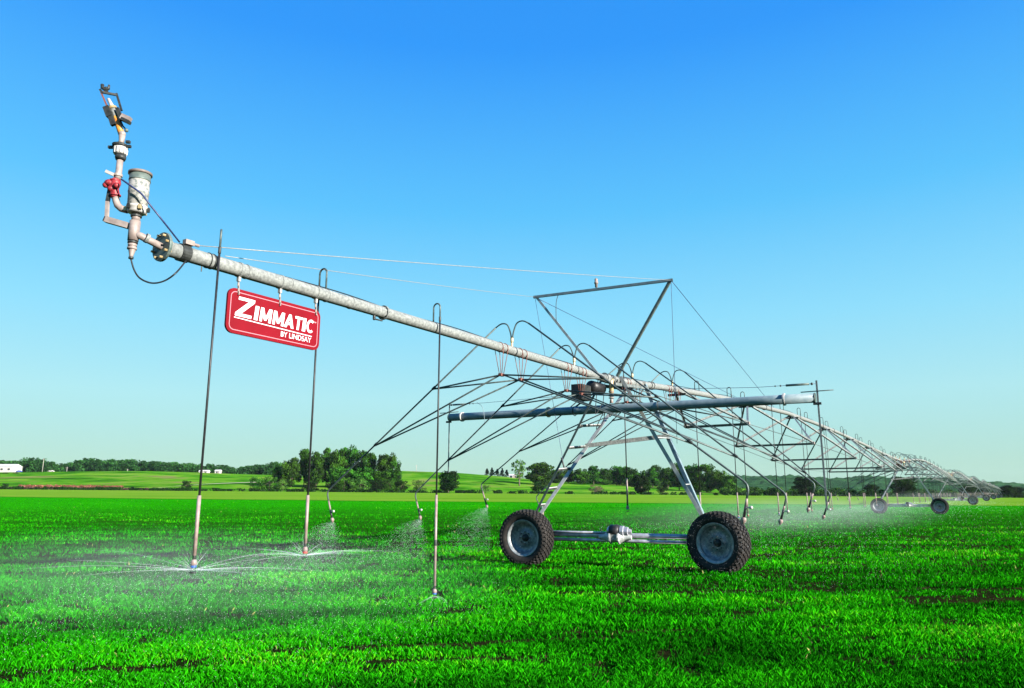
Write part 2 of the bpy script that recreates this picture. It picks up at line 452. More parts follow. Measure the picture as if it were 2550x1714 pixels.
def grass():
    N = 1450000
    q = rng.random(N)
    y0, y1 = 4.2, 150.0
    Y = 1 / (1 / y0 + q * (1 / y1 - 1 / y0))
    X = (rng.random(N) * 2 - 1) * (Y * .80 + 3.0)
    # leave the pale strip unsown, thin the blades along drill gaps and bare patches
    rx = X * math.cos(R(6)) + Y * math.sin(R(6)); ry = -X * math.sin(R(6)) + Y * math.cos(R(6))
    gap = vnoise(rx * .25, ry * 3.0, 3) * .55 + vnoise(rx * .8, ry * 4.5, 5) * .45
    clump = vnoise(X * 2.6, Y * 2.6, 9) * .6 + vnoise(X * 7, Y * 7, 12) * .4
    keep = (Y < 121 - .45 * X - 2) & (rng.random(N) < np.clip((gap - .29) * 7, .06, 1)) & (rng.random(N) < np.clip(2.2 * clump - .32, .04, 1))
    X, Y, gap, clump, rx_, ry_ = X[keep], Y[keep], gap[keep], clump[keep], rx[keep], ry[keep]
    n = len(X)
    Z = terrain(X, Y)
    sc = np.maximum(Y / 6.5, 1)
    h = (.020 + .048 * rng.random(n) ** 1.5) * (.45 + .95 * clump) * np.minimum(sc, 2.2) ** .35 * (.65 + .5 * np.clip((gap - .2) * 3, 0, 1))
    wd = (.0020 + .0022 * rng.random(n)) * sc ** .95
    a = rng.random(n) * 2 * np.pi
    # dry tips here and there
    dx, dy = np.cos(a), np.sin(a)
    la = rng.random(n) * 2 * np.pi; ln = h * (.15 + .75 * rng.random(n))
    lx, ly = np.cos(la) * ln, np.sin(la) * ln
    zero = Z - .01
    V = np.empty((n, 4, 3), np.float32)
    V[:, 0] = np.stack([X - dx * wd, Y - dy * wd, zero], 1)
    V[:, 1] = np.stack([X + dx * wd, Y + dy * wd, zero], 1)
    V[:, 2] = np.stack([X + dx * wd * .75 + lx * .35, Y + dy * wd * .75 + ly * .35, Z + h * .62], 1)
    V[:, 3] = np.stack([X + lx, Y + ly, Z + h], 1)
    base = np.arange(n) * 4
    tri = np.concatenate([np.stack([base, base + 1, base + 2], 1), np.stack([base, base + 2, base + 3], 1)])
    t = np.clip(-.08 + .74 * rng.random(n) + .5 * (vnoise(X * .5, Y * 1.1, 21) - .5) + .3 * (vnoise(X * .11, Y * .16, 23) - .5) + .55 * (vnoise(rx_ * .35, ry_ * 1.6, 27) - .5), 0, .96)
    t = np.where(rng.random(n) < .0018, 1.0, t)
    me = np_mesh('grass', V.reshape(-1, 3), tri, grass_material(), 3, np.repeat(t, 4))
    o = bpy.data.objects.new('grass', me); COL.objects.link(o)
    tag(o, 'short bright green grass covering the irrigated field', 'grass', kind='stuff')
grass()

# ---------------------------------------------------------------- trees
def crown_mesh(name, kind, seed, mat, nclump=34, nleaf=60):
    """unit crown: base at z=0, height 1, half width about .5"""
    r = np.random.default_rng(seed)
    C = []; rad = []
    for i in range(nclump):
        if kind == 'round':
            th = r.random() * 6.283; u = r.random() ** .5; z = .12 + .80 * r.random()
            prof = math.sin(math.pi * min(1, (z - .05) / .98)) ** .6
            rr = .40 * u * prof; cr = .10 + .07 * r.random()
        elif kind == 'bush':
            th = r.random() * 6.283; u = r.random() ** .5; z = .10 + .74 * r.random()
            prof = math.cos((z - .3) * 1.5) ** .7; rr = .42 * u * prof; cr = .12 + .07 * r.random()
        elif kind == 'tall':
            th = r.random() * 6.283; u = r.random() ** .5; z = .2 + .74 * r.random()
            prof = (1.05 - z) ** .35; rr = .36 * u * prof; cr = .08 + .07 * r.random()
        elif kind == 'conifer':
            th = r.random() * 6.283; z = .08 + .85 * r.random() ** .8; rr = .34 * (1 - z) * (.4 + .6 * r.random()); cr = .05 + .09 * (1 - z)
        else:   # sparse
            th = r.random() * 6.283; z = .35 + .6 * r.random(); rr = .44 * r.random() ** .5 * math.sin(math.pi * (z - .2) / .9) ; cr = .05 + .05 * r.random()
        C.append((rr * math.cos(th), rr * math.sin(th), z)); rad.append(cr)
    C = np.array(C); rad = np.array(rad)
    idx = np.repeat(np.arange(nclump), nleaf)
    n = len(idx)
    d = r.normal(size=(n, 3)); d /= np.linalg.norm(d, axis=1)[:, None]
    p = C[idx] + d * (rad[idx] * (.55 + .5 * r.random(n)))[:, None] * np.array([1, 1, .8])
    ls = (.018 + .016 * r.random(n))[:, None]
    a = r.normal(size=(n, 3)); a += d * .3; a /= np.linalg.norm(a, axis=1)[:, None]
    b = np.cross(a, r.normal(size=(n, 3))); b /= np.linalg.norm(b, axis=1)[:, None]
    V = np.empty((n, 4, 3)); V[:, 0] = p - a * ls; V[:, 1] = p + b * ls * .8; V[:, 2] = p + a * ls; V[:, 3] = p - b * ls * .8
    tint = np.clip(.12 + .40 * r.random(n) + .85 * (r.random(nclump)[idx] - .35), 0, 1)
    return np_mesh(name, V.reshape(-1, 3), np.arange(n * 4).reshape(-1, 4), mat, 4, np.repeat(tint, 4)), C
def trunk_mesh(name, C, seed, r0=.022):
    mb = MB(); rr = random.Random(seed)
    top = Vector((.02 * rr.uniform(-1, 1), .02 * rr.uniform(-1, 1), .72))
    mb.tube([(0, 0, -.03), (0.004, 0, .15), (top * .55)[:], top], [r0 * 1.35, r0, r0 * .7, r0 * .25], 7)
    for i in range(7):
        c = Vector(C[rr.randrange(len(C))]); s = top * (.25 + .6 * rr.random())
        mb.tube([s, (s + c) / 2 + Vector((0, 0, .03)), c], [r0 * .45, r0 * .3, r0 * .12], 5)
    me = bpy.data.meshes.new(name); me.from_pydata(mb.v, [], mb.f); me.polygons.foreach_set('use_smooth', mb.sm)
    me.materials.append(M['trunk']); return me
VAR = {}
for kind, mat, cnt, nc, nl in [('round', 'leaf', 4, 60, 110), ('tall', 'leaf', 3, 62, 95), ('bush', 'leaf_dark', 2, 34, 80), ('shrub', 'leaf', 2, 26, 70),
                               ('conifer', 'needle', 2, 60, 60), ('sparse', 'leaf_light', 1, 34, 34), ('pinkshrub', 'shrub_pink', 1, 22, 60), ('lightshrub', 'leaf_light', 2, 24, 70), ('darkround', 'leaf_dark', 2, 60, 100)]:
    base = {'shrub': 'bush', 'pinkshrub': 'bush', 'lightshrub': 'bush', 'darkround': 'round'}.get(kind, kind)
    VAR[kind] = []
    for i in range(cnt):
        me, C = crown_mesh('crown', base, 100 + 7 * i + len(VAR) * 31, M[mat], nc, nl)
        VAR[kind].append((me, trunk_mesh('trunk', C, i + 5, .03 if kind == 'sparse' else .022)))
TREE_N = [0]
def tree(px, ytop, half, D, kind, label, name='broadleaf_tree', group=None, cat='tree'):
    X = (px - 1275) / FP * D * 1.004; z = ground_z(X, D)
    top = at_y(px, ytop, D).z
    h = max(top - z, 1.0); hw = half * D / FP
    me, tm = VAR[kind][TREE_N[0] % len(VAR[kind])]; TREE_N[0] += 1
    t = thing(name, label, cat, (X, D, z - .1), random.uniform(0, 6.28), group)
    o = bpy.data.objects.new('crown', me); COL.objects.link(o); o.parent = t; o.scale = (hw * 2.05, hw * 2.05, h * 1.02)
    k = bpy.data.objects.new('trunk', tm); COL.objects.link(k); k.parent = t; k.scale = (hw * 2.05, hw * 2.05, h)
    return t
GROVE = 'trees of the dense grove left of the middle'
grove = [(712, 1150, 24, 400, 'round', 'low dark round tree at the left end of the dense grove'),
 (737, 1141, 26, 395, 'round', 'dark round-topped tree second from the left end of the grove'),
 (768, 1121, 27, 400, 'tall', 'tall tree behind the second boom hose, at the left step of the grove'),
 (797, 1127, 25, 390, 'tall', 'ragged tree with pale trunk between the two tall steps of the grove'),
 (822, 1117, 25, 410, 'tall', 'tall narrow-topped tree just left of the highest crown in the grove'),
 (848, 1123, 27, 395, 'round', 'rounded tree touching the left side of the highest crown of the grove'),
 (874, 1112, 33, 400, 'round', 'highest and widest crown of the dense grove'),
 (905, 1125, 27, 395, 'round', 'round tree behind the first boom elbow in the grove'),
 (930, 1131, 24, 385, 'tall', 'slim tree in the dip between the two high parts of the grove'),
 (957, 1134, 24, 380, 'tall', 'tall loose tree near the right end of the grove'),
 (975, 1130, 24, 388, 'round', 'feathery tall tree at the right end of the grove'),
 (990, 1150, 20, 375, 'round', 'lower rounded tree closing the right end of the grove'),
 (860, 1160, 34, 350, 'round', 'mid green tree standing in front of the highest grove crown'),
 (915, 1165, 34, 345, 'round', 'bright green tree in front of the right half of the grove'),
 (955, 1172, 30, 348, 'round', 'leafy tree low in front of the right end of the grove')]
for px, yt, hw, D, k, lab in grove: tree(px, yt, hw, D, k, lab, group=GROVE)
bushes = [(655, 1184, 20, 332, 'shrub', 'left half of the twin round bushes beside the tan road end'),
 (684, 1181, 25, 330, 'shrub', 'larger of the twin bushes at the tan road end'),
 (716, 1192, 15, 333, 'lightshrub', 'light green bush right of the twin bushes'),
 (784, 1196, 20, 330, 'bush', 'dark squat bush alone below the left end of the grove'),
 (838, 1196, 17, 328, 'bush', 'dark bush at the left foot of the grove near the field edge'),
 (866, 1184, 28, 326, 'shrub', 'broad bush at the foot of the grove under its highest crown'),
 (905, 1190, 28, 325, 'lightshrub', 'yellow-green bush at the foot of the grove'),
 (945, 1194, 24, 326, 'bush', 'dark bush at the foot of the grove near its right end'),
 (978, 1190, 22, 328, 'shrub', 'bush under the right end of the grove'),
 (1006, 1194, 20, 330, 'bush', 'dark bush just right of the grove'),
 (1048, 1193, 19, 332, 'lightshrub', 'thin brownish-green shrub between the grove and the lone round tree'),
 (1210, 1206, 15, 335, 'lightshrub', 'small round shrub on the open slope left of the wheel tower'),
 (1340, 1197, 22, 335, 'bush', 'dark bush on the slope behind the left wheel'),
 (483, 1195, 13, 340, 'bush', 'small dark bush beside the tan road left of the first hose'),
 (1642, 1205, 14, 330, 'bush', 'low dark bush right of the dark round tree between the tower legs'),
 (1478, 1206, 20, 345, 'pinkshrub', 'pink flowering shrub at the wood edge between the tower legs')]
for px, yt, hw, D, k, lab in bushes: tree(px, yt, hw, D, k, lab, 'bush', 'bushes along the field edge', 'bush')
tree(1120, 1174, 33, 330, 'darkround', 'lone dark round tree on the slope behind the third hose')
for i, (px, yt) in enumerate([(1214, 1166), (1226, 1164), (1239, 1167), (1251, 1165), (1262, 1169)]):
    tree(px, yt, 11, 560, 'conifer', 'narrow dark conifer on the ridge, %s from the left in the row' % ORD[i], 'conifer', 'conifers in a row on the ridge')
tree(1293, 1147, 27, 420, 'sparse', 'pale open-crowned tree with bare trunk on the slope left of the tower')
right = [(1345, 1152, 38, 440, 'round', 'big dark rounded tree just left of the ladder leg'),
 (1385, 1172, 22, 470, 'round', 'smaller tree behind the ladder leg foot'),
 (1412, 1165, 22, 480, 'tall', 'tree right behind the ladder rails'),
 (1444, 1168, 22, 470, 'round', 'round tree just right of the ladder rails'),
 (1474, 1161, 24, 475, 'tall', 'tall pale-trunked tree above the pink shrub'),
 (1503, 1168, 22, 480, 'round', 'rounded tree left of the middle drop hose'),
 (1530, 1158, 24, 485, 'round', 'tree standing right behind the middle drop hose'),
 (1560, 1163, 25, 478, 'round', 'rounded tree right of the middle drop hose'),
 (1618, 1166, 24, 485, 'tall', 'tree above the gap of open slope between the legs'),
 (1628, 1160, 20, 500, 'round', 'rear tree behind the open slope between the legs'),
 (1655, 1162, 24, 470, 'round', 'tree left of the right-hand tower legs'),
 (1682, 1154, 28, 455, 'tall', 'tall tree seen through the right-hand tower legs'),
 (1716, 1157, 30, 445, 'round', 'dense tree just right of the right-hand tower legs'),
 (1748, 1158, 30, 440, 'round', 'wide dense tree above the right front wheel'),
 (1780, 1168, 28, 430, 'round', 'sloping tree near the right end of the wood'),
 (1803, 1184, 22, 420, 'round', 'last low tree at the right end of the wood')]
for px, yt, hw, D, k, lab in right: tree(px, yt, hw, D, k, lab, group='trees of the wood behind the wheel tower')
for px, yt, hw, lab in [(1590, 1182, 27, 'dark round tree in front of the wood between the tower legs'), (1722, 1190, 26, 'dark low tree in front of the wood behind the right legs')]:
    tree(px, yt, hw, 340, 'darkround', lab)
for px, yt, hw, D, lab in [(1990, 1188, 36, 330, 'dark round tree in front of the blue hills, left of the two'),
    (2232, 1188, 38, 330, 'dark round tree in front of the blue hills beside the second tower'),
    (2150, 1206, 20, 330, 'low dark tree left of the second tower leg'), (2385, 1210, 24, 330, 'dark low tree behind the third tower wheel'),
    (2420, 1208, 22, 345, 'dark low tree right of the third tower wheel'), (2478, 1209, 20, 330, 'dark tree behind the fourth tower'),
    (2502, 1212, 18, 340, 'small dark tree just before the vanishing towers'), (2548, 1205, 26, 330, 'dark tree cut by the right edge of the picture')]:
    tree(px, yt, hw, D, 'darkround', lab)
for px, yt, lab in [(36, 1182, 'dark bush below the white building, left of two'), (62, 1183, 'dark bush below the white building, right of two'), (40, 1203, 'dark bush at the left end of the red weeds')]:
    tree(px, yt, 9, 520 if yt < 1190 else 350, 'bush', lab, 'bush', None, 'bush')

def joined_trees(name, items, mat, label, cat, seed, nleaf=420, lo=.12, ls=(.35, .8)):
    """far-off wood that reads as one mass: (x, y, z, height, halfwidth)"""
    r = np.random.default_rng(seed); Vs = []; Ts = []
    for (x, y, z, h, hw) in items:
        nc = 12
        th = r.random(nc) * 6.283; u = r.random(nc) ** .5; cz = lo + (.92 - lo) * r.random(nc)
        C = np.stack([u * np.cos(th) * hw * .75, u * np.sin(th) * hw * .75, cz * h], 1); cr = hw * (.3 + .25 * r.random(nc))
        idx = r.integers(0, nc, nleaf); n = nleaf
        d = r.normal(size=(n, 3)); d /= np.linalg.norm(d, axis=1)[:, None]
        p = C[idx] + d * (cr[idx] * (.5 + .5 * r.random(n)))[:, None]
        p[:, 2] = np.clip(p[:, 2], 0, h); p += np.array([x, y, z])
        s = (ls[0] + (ls[1] - ls[0]) * r.random(n))[:, None]
        a = r.normal(size=(n, 3)); a /= np.linalg.norm(a, axis=1)[:, None]
        b = np.cross(a, r.normal(size=(n, 3))); b /= np.linalg.norm(b, axis=1)[:, None]
        V = np.empty((n, 4, 3)); V[:, 0] = p - a * s; V[:, 1] = p + b * s; V[:, 2] = p + a * s; V[:, 3] = p - b * s
        Vs.append(V.reshape(-1, 3)); Ts.append(np.repeat(np.clip(r.random() * .4 + .5 * r.random(n), 0, 1), 4))
    V = np.concatenate(Vs)
    me = np_mesh(name, V, np.arange(len(V)).reshape(-1, 4), mat, 4, np.concatenate(Ts))
    o = bpy.data.objects.new(name, me); COL.objects.link(o)
    return tag(o, label, cat, kind='stuff')
LX = [-300, -100, 0, 30, 60, 90, 120, 145, 160, 185, 210, 260, 300, 350, 400, 440, 480, 520, 560, 600, 640, 690]
LY = [1150, 1146, 1148, 1148, 1151, 1143, 1142, 1156, 1160, 1156, 1143, 1145, 1145, 1147, 1151, 1150, 1156, 1156, 1161, 1168, 1160, 1152]
items = []
for i in range(480):
    px = random.uniform(-300, 700); D = random.uniform(640, 700)
    X = (px - 1275) / FP * D; z = ground_z(X, D); yt = np.interp(px, LX, LY) + random.uniform(-3, 8)
    items.append((X, D, z, max(at_y(px, yt, D).z - z, 3), random.uniform(4, 7)))
joined_trees('woodland', items, M['far_leaf'], 'long dark green wood along the left ridge behind the white building', 'wood', 3)
items = []
for i in range(60):
    px = random.uniform(1320, 1810); D = random.uniform(500, 540)
    X = (px - 1275) / FP * D; z = ground_z(X, D)
    yt = np.interp(px, [1320, 1500, 1700, 1810], [1172, 1176, 1172, 1195]) + random.uniform(-2, 6)
    items.append((X, D, z, max(at_y(px, yt, D).z - z, 3), random.uniform(4, 6)))
joined_trees('undergrowth', items, M['leaf'], 'dark green undergrowth filling the wood behind the wheel tower', 'wood', 4, 380)
items = []
for i in range(260):
    px = random.uniform(1790, 2650); D = random.uniform(335, 380)
    X = (px - 1275) / FP * D; z = ground_z(X, D)
    items.append((X, D, z, random.uniform(1.2, 3.8), random.uniform(1.5, 3.2)))
joined_trees('hedgerow', items, M['leaf'], 'scrubby green hedgerow along the far field edge on the right', 'hedge', 5, 140, .2, (.2, .4))
items = []
for i in range(420):
    px = random.uniform(-500, 3000); D = random.uniform(300, 314)
    X = (px - 1275) / FP * D; z = ground_z(X, D)
    items.append((X, D, z, random.uniform(.6, 1.3), random.uniform(1.2, 2.4)))
joined_trees('ditch_weeds', items, M['leaf_dark'], 'dark line of weeds along the far edge of the field', 'weeds', 6, 70, .1, (.18, .35))
items = []
for i in range(230):
    px = random.uniform(66, 322); D = random.uniform(345, 349)
    X = (px - 1275) / FP * D; items.append((X, D, ground_z(X, D), random.uniform(1.2, 1.9), random.uniform(.6, 1.0)))
joined_trees('red_weeds', items, M['weed_red'], 'rusty red strip of weeds on the left slope', 'weeds', 8, 60, .2, (.14, .3))
items = []
for i in range(260):
    px = random.uniform(-200, 430); D = random.uniform(326, 338)
    X = (px - 1275) / FP * D; items.append((X, D, ground_z(X, D), random.uniform(.5, 1.2), random.uniform(.6, 1.2)))
joined_trees('dry_weeds', items, M['shrub_pink'], 'pinkish brown dry weeds below the red strip', 'weeds', 9, 36, .1, (.14, .3))

def far_hills():
    px = np.linspace(1500, 3600, 420); top = np.interp(px, [1500, 1700, 1800, 1950, 2050, 2150, 2350, 2450, 2560, 3000, 3600], [1206, 1198, 1193, 1191, 1198, 1193, 1199, 1206, 1213, 1200, 1196])
    D0 = np.linspace(900, 1900, 60)
    V = np.empty((60, 420, 3))
    for j, D in enumerate(D0):
        X = (px - 1275) / FP * D
        zt = HC + (1229 - top) * 1500 / FP
        k = np.sin(np.clip((D - 900) / 600, 0, 1) * np.pi / 2) ** 1.2 * (1 - smooth(1500, 1900, D) * .7)
        bumps = (vnoise(X * .07, np.full_like(X, D * .07), 31) * 8 + vnoise(X * .17, np.full_like(X, D * .17), 33) * 5 - 5) * k
        V[j, :, 0] = X; V[j, :, 1] = D; V[j, :, 2] = -6 + (zt + 6) * k + bumps
    i, j = np.meshgrid(np.arange(419), np.arange(59)); a = (j * 420 + i).ravel()
    m, nt, b = new_mat('wooded_far_hills')
    pos = geo_pos(nt)
    n = noise(nt, .035, 6, pos, .7); r = ramp(nt, n.outputs[0], [(.35, (.008, .035, .012)), (.55, (.022, .075, .025)), (.7, (.045, .12, .035))])
    nt.links.new(r.outputs[0], b.inputs['Base Color']); b.inputs['Roughness'].default_value = 1; b.inputs['Specular IOR Level'].default_value = 0
    n2 = noise(nt, .12, 5, pos, .8); bump(nt, b, n2.outputs[0], 1.0, 6.0)
    me = np_mesh('hills', V.reshape(-1, 3), np.stack([a, a + 1, a + 421, a + 420], 1), m, 4)
    o = bpy.data.objects.new('hills', me); COL.objects.link(o); tag(o, kind='structure')
far_hills()

# dirt road on the left slope, white buildings, poles
def road():
    m = mottled('pale_dirt_road', (.50, .40, .28), (.66, .55, .40), .3, .9)
    pts = [(405, 1214.5), (460, 1209), (540, 1201), (640, 1194)]
    ctr = []
    for px, D in [(395, 352), (450, 378), (540, 412), (640, 445), (700, 455)]:
        ctr.append(((px - 1275) / FP * D, D))
    ctr = np.array(ctr); t = np.linspace(0, len(ctr) - 1, 60)
    cx = np.interp(t, range(len(ctr)), ctr[:, 0]); cy = np.interp(t, range(len(ctr)), ctr[:, 1])
    V = []; Fc = []
    for i in range(60):
        for k, off in enumerate((-6.0, 0, 6.0)):
            y = cy[i] + off; V.append((cx[i], y, ground_z(cx[i], y) + .40))
    for i in range(59):
        for k in range(2): a = i * 3 + k; Fc.append((a, a + 3, a + 4, a + 1))
    me = np_mesh('dirt_road', np.array(V), np.array(Fc), m, 4, smooth_=True)
    o = bpy.data.objects.new('dirt_road', me); COL.objects.link(o); tag(o, kind='structure')
road()
def house(px, D, w, d, h, rh, label, nwin, name='farm_building', flat=False, roofm='roof'):
    X = (px - 1275) / FP * D; z = ground_z(X, D) - .2
    t = thing(name, label, 'building', (X, D, z), 0)
    ax, ay, az = Vector((1, 0, 0)), Vector((0, 1, 0)), Vector((0, 0, 1)); o = Vector((X, D, z))
    MB().box(o + az * h / 2, ax * w / 2, ay * d / 2, az * h / 2).build('wall', M['wall_white'], t)
    mb = MB(); e = .4
    vs = [o + Vector((sx * (w / 2 + e), sy * (d / 2 + e), h + .01)) for sx in (-1, 1) for sy in (-1, 1)] + [o + Vector((-w / 2 - e, 0, h + rh)), o + Vector((w / 2 + e, 0, h + rh))]
    mb.add(vs, [(0, 2, 3, 1), (0, 4, 5, 2), (1, 3, 5, 4), (0, 1, 4), (2, 5, 3)], False); mb.build('roof', M[roofm], t)
    for i in range(nwin):
        wx = -w / 2 + w * (i + .5) / nwin
        MB().box(o + Vector((wx, -d / 2 - .03, h * .55)), ax * .9, ay * .05, az * .7).build('window', M['window'], t)
    MB().box(o + Vector((w * .18, -d / 2 - .04, 1.1)), ax * .6, ay * .05, az * 1.1).build('door', M['pinkmetal'], t)
    return t
house(8, 600, 34, 12, 4.6, 2.2, 'long white building on the left ridge at the picture edge', 6)
house(520, 610, 7, 5, 1.6, 1.2, 'small white shed on the ridge just right of the first hose', 2)
house(554, 612, 4, 4, 2.2, 1.2, 'smallest white shed on the ridge at the right end of the wood', 1)
house(1277, 540, 5, 5, 1.7, 1.1, 'white farmhouse beside the row of conifers', 2)
def car(px, D, label, mat):
    X = (px - 1275) / FP * D; z = ground_z(X, D); o = Vector((X, D, z)); ax, ay, az = Vector((1, 0, 0)), Vector((0, 1, 0)), Vector((0, 0, 1))
    t = thing('parked_car', label, 'car', o)
    prof = [(-2.2, .35), (-2.25, .8), (-1.5, .95), (-.8, 1.45), (.7, 1.5), (1.5, .95), (2.2, .85), (2.25, .35)]
    mb = MB(); n = len(prof)
    mb.add([o + Vector((x, -.85, zz)) for x, zz in prof] + [o + Vector((x, .85, zz)) for x, zz in prof], [tuple(range(n)), tuple(range(2 * n - 1, n - 1, -1))] + [(i, i + n, (i + 1) % n + n, (i + 1) % n) for i in range(n)], False)
    mb.build('body', mat, t)
    MB().box(o + Vector((0, -.87, 1.2)), ax * .6, ay * .01, az * .18).build('window', M['window'], t)
    for x in (-1.4, 1.4):
        for y in (-.85, .85): MB().cyl(o + Vector((x, y - .1, .35)), o + Vector((x, y + .1, .35)), .35, 12).build('wheel', M['tyre'], t)
car(65, 596, 'small blue car parked right of the long white building', M['car_blue'])
car(144, 600, 'white car parked on the ridge between the two nearest poles', M['wall_white'])
for px, yt, D, lab in [(122, 1142, 560, 'tallest timber utility pole on the left ridge'), (182, 1163, 560, 'short pale pole on the left ridge'), (331, 1168, 560, 'small thin pole in front of the left wood'), (1040, 1158, 600, 'thin far mast on the bare hill behind the third hose')]:
    X = (px - 1275) / FP * D; z = ground_z(X, D); zt = at_y(px, yt, D).z
    t = thing('utility_pole', lab, 'pole', (X, D, z))
    MB().tube([(X, D, z - .3), (X, D, zt)], [.22, .15], 8).build('pole', M['wood_pole'], t)
    MB().beam((X - 1.0, D - .2, zt - .7), (X + 1.0, D - .2, zt - .7), .12, .14).build('crossarm', M['wood_pole'], t)

# ================================================================== THE IRRIGATION MACHINE
Z0 = 3.98                                   # height of the pipe's centre line over a tower
RP = .079                                   # pipe radius
def arc(c, a, b, r, t0, t1, n=8):
    """points on a circle round c in the plane of unit vectors a, b"""
    return [Vector(c) + Vector(a) * r * math.cos(t0 + (t1 - t0) * i / n) + Vector(b) * r * math.sin(t0 + (t1 - t0) * i / n) for i in range(n + 1)]
UP = Vector((0, 0, 1))

def end_boom():
    t = thing('end_pipe', 'thick pale overhanging end pipe reaching from the near tower to the end gun', 'pipe', F1.P(-10.45, 0, Z0), F1.rot)
    a, b = F1.P(-10.42, 0, Z0), F1.P(-.22, 0, Z0)
    MB().tube([a + (b - a) * i / 12 for i in range(13)], RP, 24).build('pipe', M['galv'], t)
    def ring(s, r, w, nm, mat): MB().lathe(F1.P(s - w / 2, 0, Z0), F1.u, [(0, RP - .004), (0, r), (w, r), (w, RP - .004)], 24, False).build(nm, M[mat], t)
    for px in (612, 720, 812, 872):
        s = F1.sw(F1.at_w(px, 605 + (px - 385) * .302))[0]; ring(s, RP + .006, .012, 'weld_ring', 'galv')
    for px in (517, 527): ring(F1.sw(F1.at_w(px, 648))[0], RP + .008, .012, 'strap', 'dark')
    s = F1.sw(F1.at_w(955, 778))[0]
    f = MB().lathe(F1.P(s - .012, 0, Z0), F1.u, [(0, RP), (0, RP + .022), (.024, RP + .022), (.024, RP)], 24, False).build('joint_flange', M['galv'], t)
    for k in range(10):
        an = k * .628; c = F1.P(s - .025, math.cos(an) * (RP + .012), Z0 + math.sin(an) * (RP + .012))
        MB().cyl(c, c + F1.u * .05, .007, 6).build('bolt', M['dark'], f)
    ring(F1.sw(F1.at_w(1243, 862))[0], RP + .004, .012, 'weld_ring', 'galv')
    # end plate
    fl = MB().lathe(F1.P(-10.47, 0, Z0), F1.u, [(0, .05), (0, .15), (.014, .152), (.03, .15), (.03, .05)], 28, False).build('end_flange', M['flange'], t)
    for k in range(8):
        an = k * .785 + .3; c = F1.P(-10.50, math.cos(an) * .122, Z0 + math.sin(an) * .122)
        MB().cyl(c, c + F1.u * .075, .012, 6).build('bolt', M['brass'], fl)
    # drain valve under the pipe near the flange joint, small sockets on top
    c = F1.P(s - .18, 0, Z0 - RP)
    MB().cyl(c + UP * .01, c - UP * .04, .02, 8).ball(c - UP * .045, .02, 8).beam(c - UP * .045, c - UP * .04 + F1.u * .16, .02, .015).build('drain_valve', M['dark'], t)
    c = F1.P(-10.0, 0, Z0 - RP); MB().cyl(c, c - UP * .06, .006, 6).build('stud', M['dark'], t)
    # thin tube strapped along the top
    MB().tube([F1.P(s_, -.02 + .015 * math.sin(s_ * 3), Z0 + RP + .012 + (.01 * math.sin(s_ * 2.1))) for s_ in np.linspace(-9.7, -.6, 40)], .007, 6).build('control_cable', M['black'], t)
    # clamp that anchors the guy cables
    c = F1.at_w(462, 612, .03); sc = F1.sw(c)[0]
    MB().lathe(F1.P(sc - .05, 0, Z0), F1.u, [(0, RP - .003), (0, RP + .014), (.10, RP + .014), (.10, RP - .003)], 20, False).build('cable_clamp', M['dark'], t)
    c2 = F1.P(sc + .02, .05, Z0 + RP + .03)
    MB().box(c2, F1.u * .05, F1.w * .03, UP * .025).cyl(c2 + F1.u * .05, c2 + F1.u * .12, .018, 8).build('cable_lug', M['pinkmetal'], t)
    return c2
lug = end_boom()

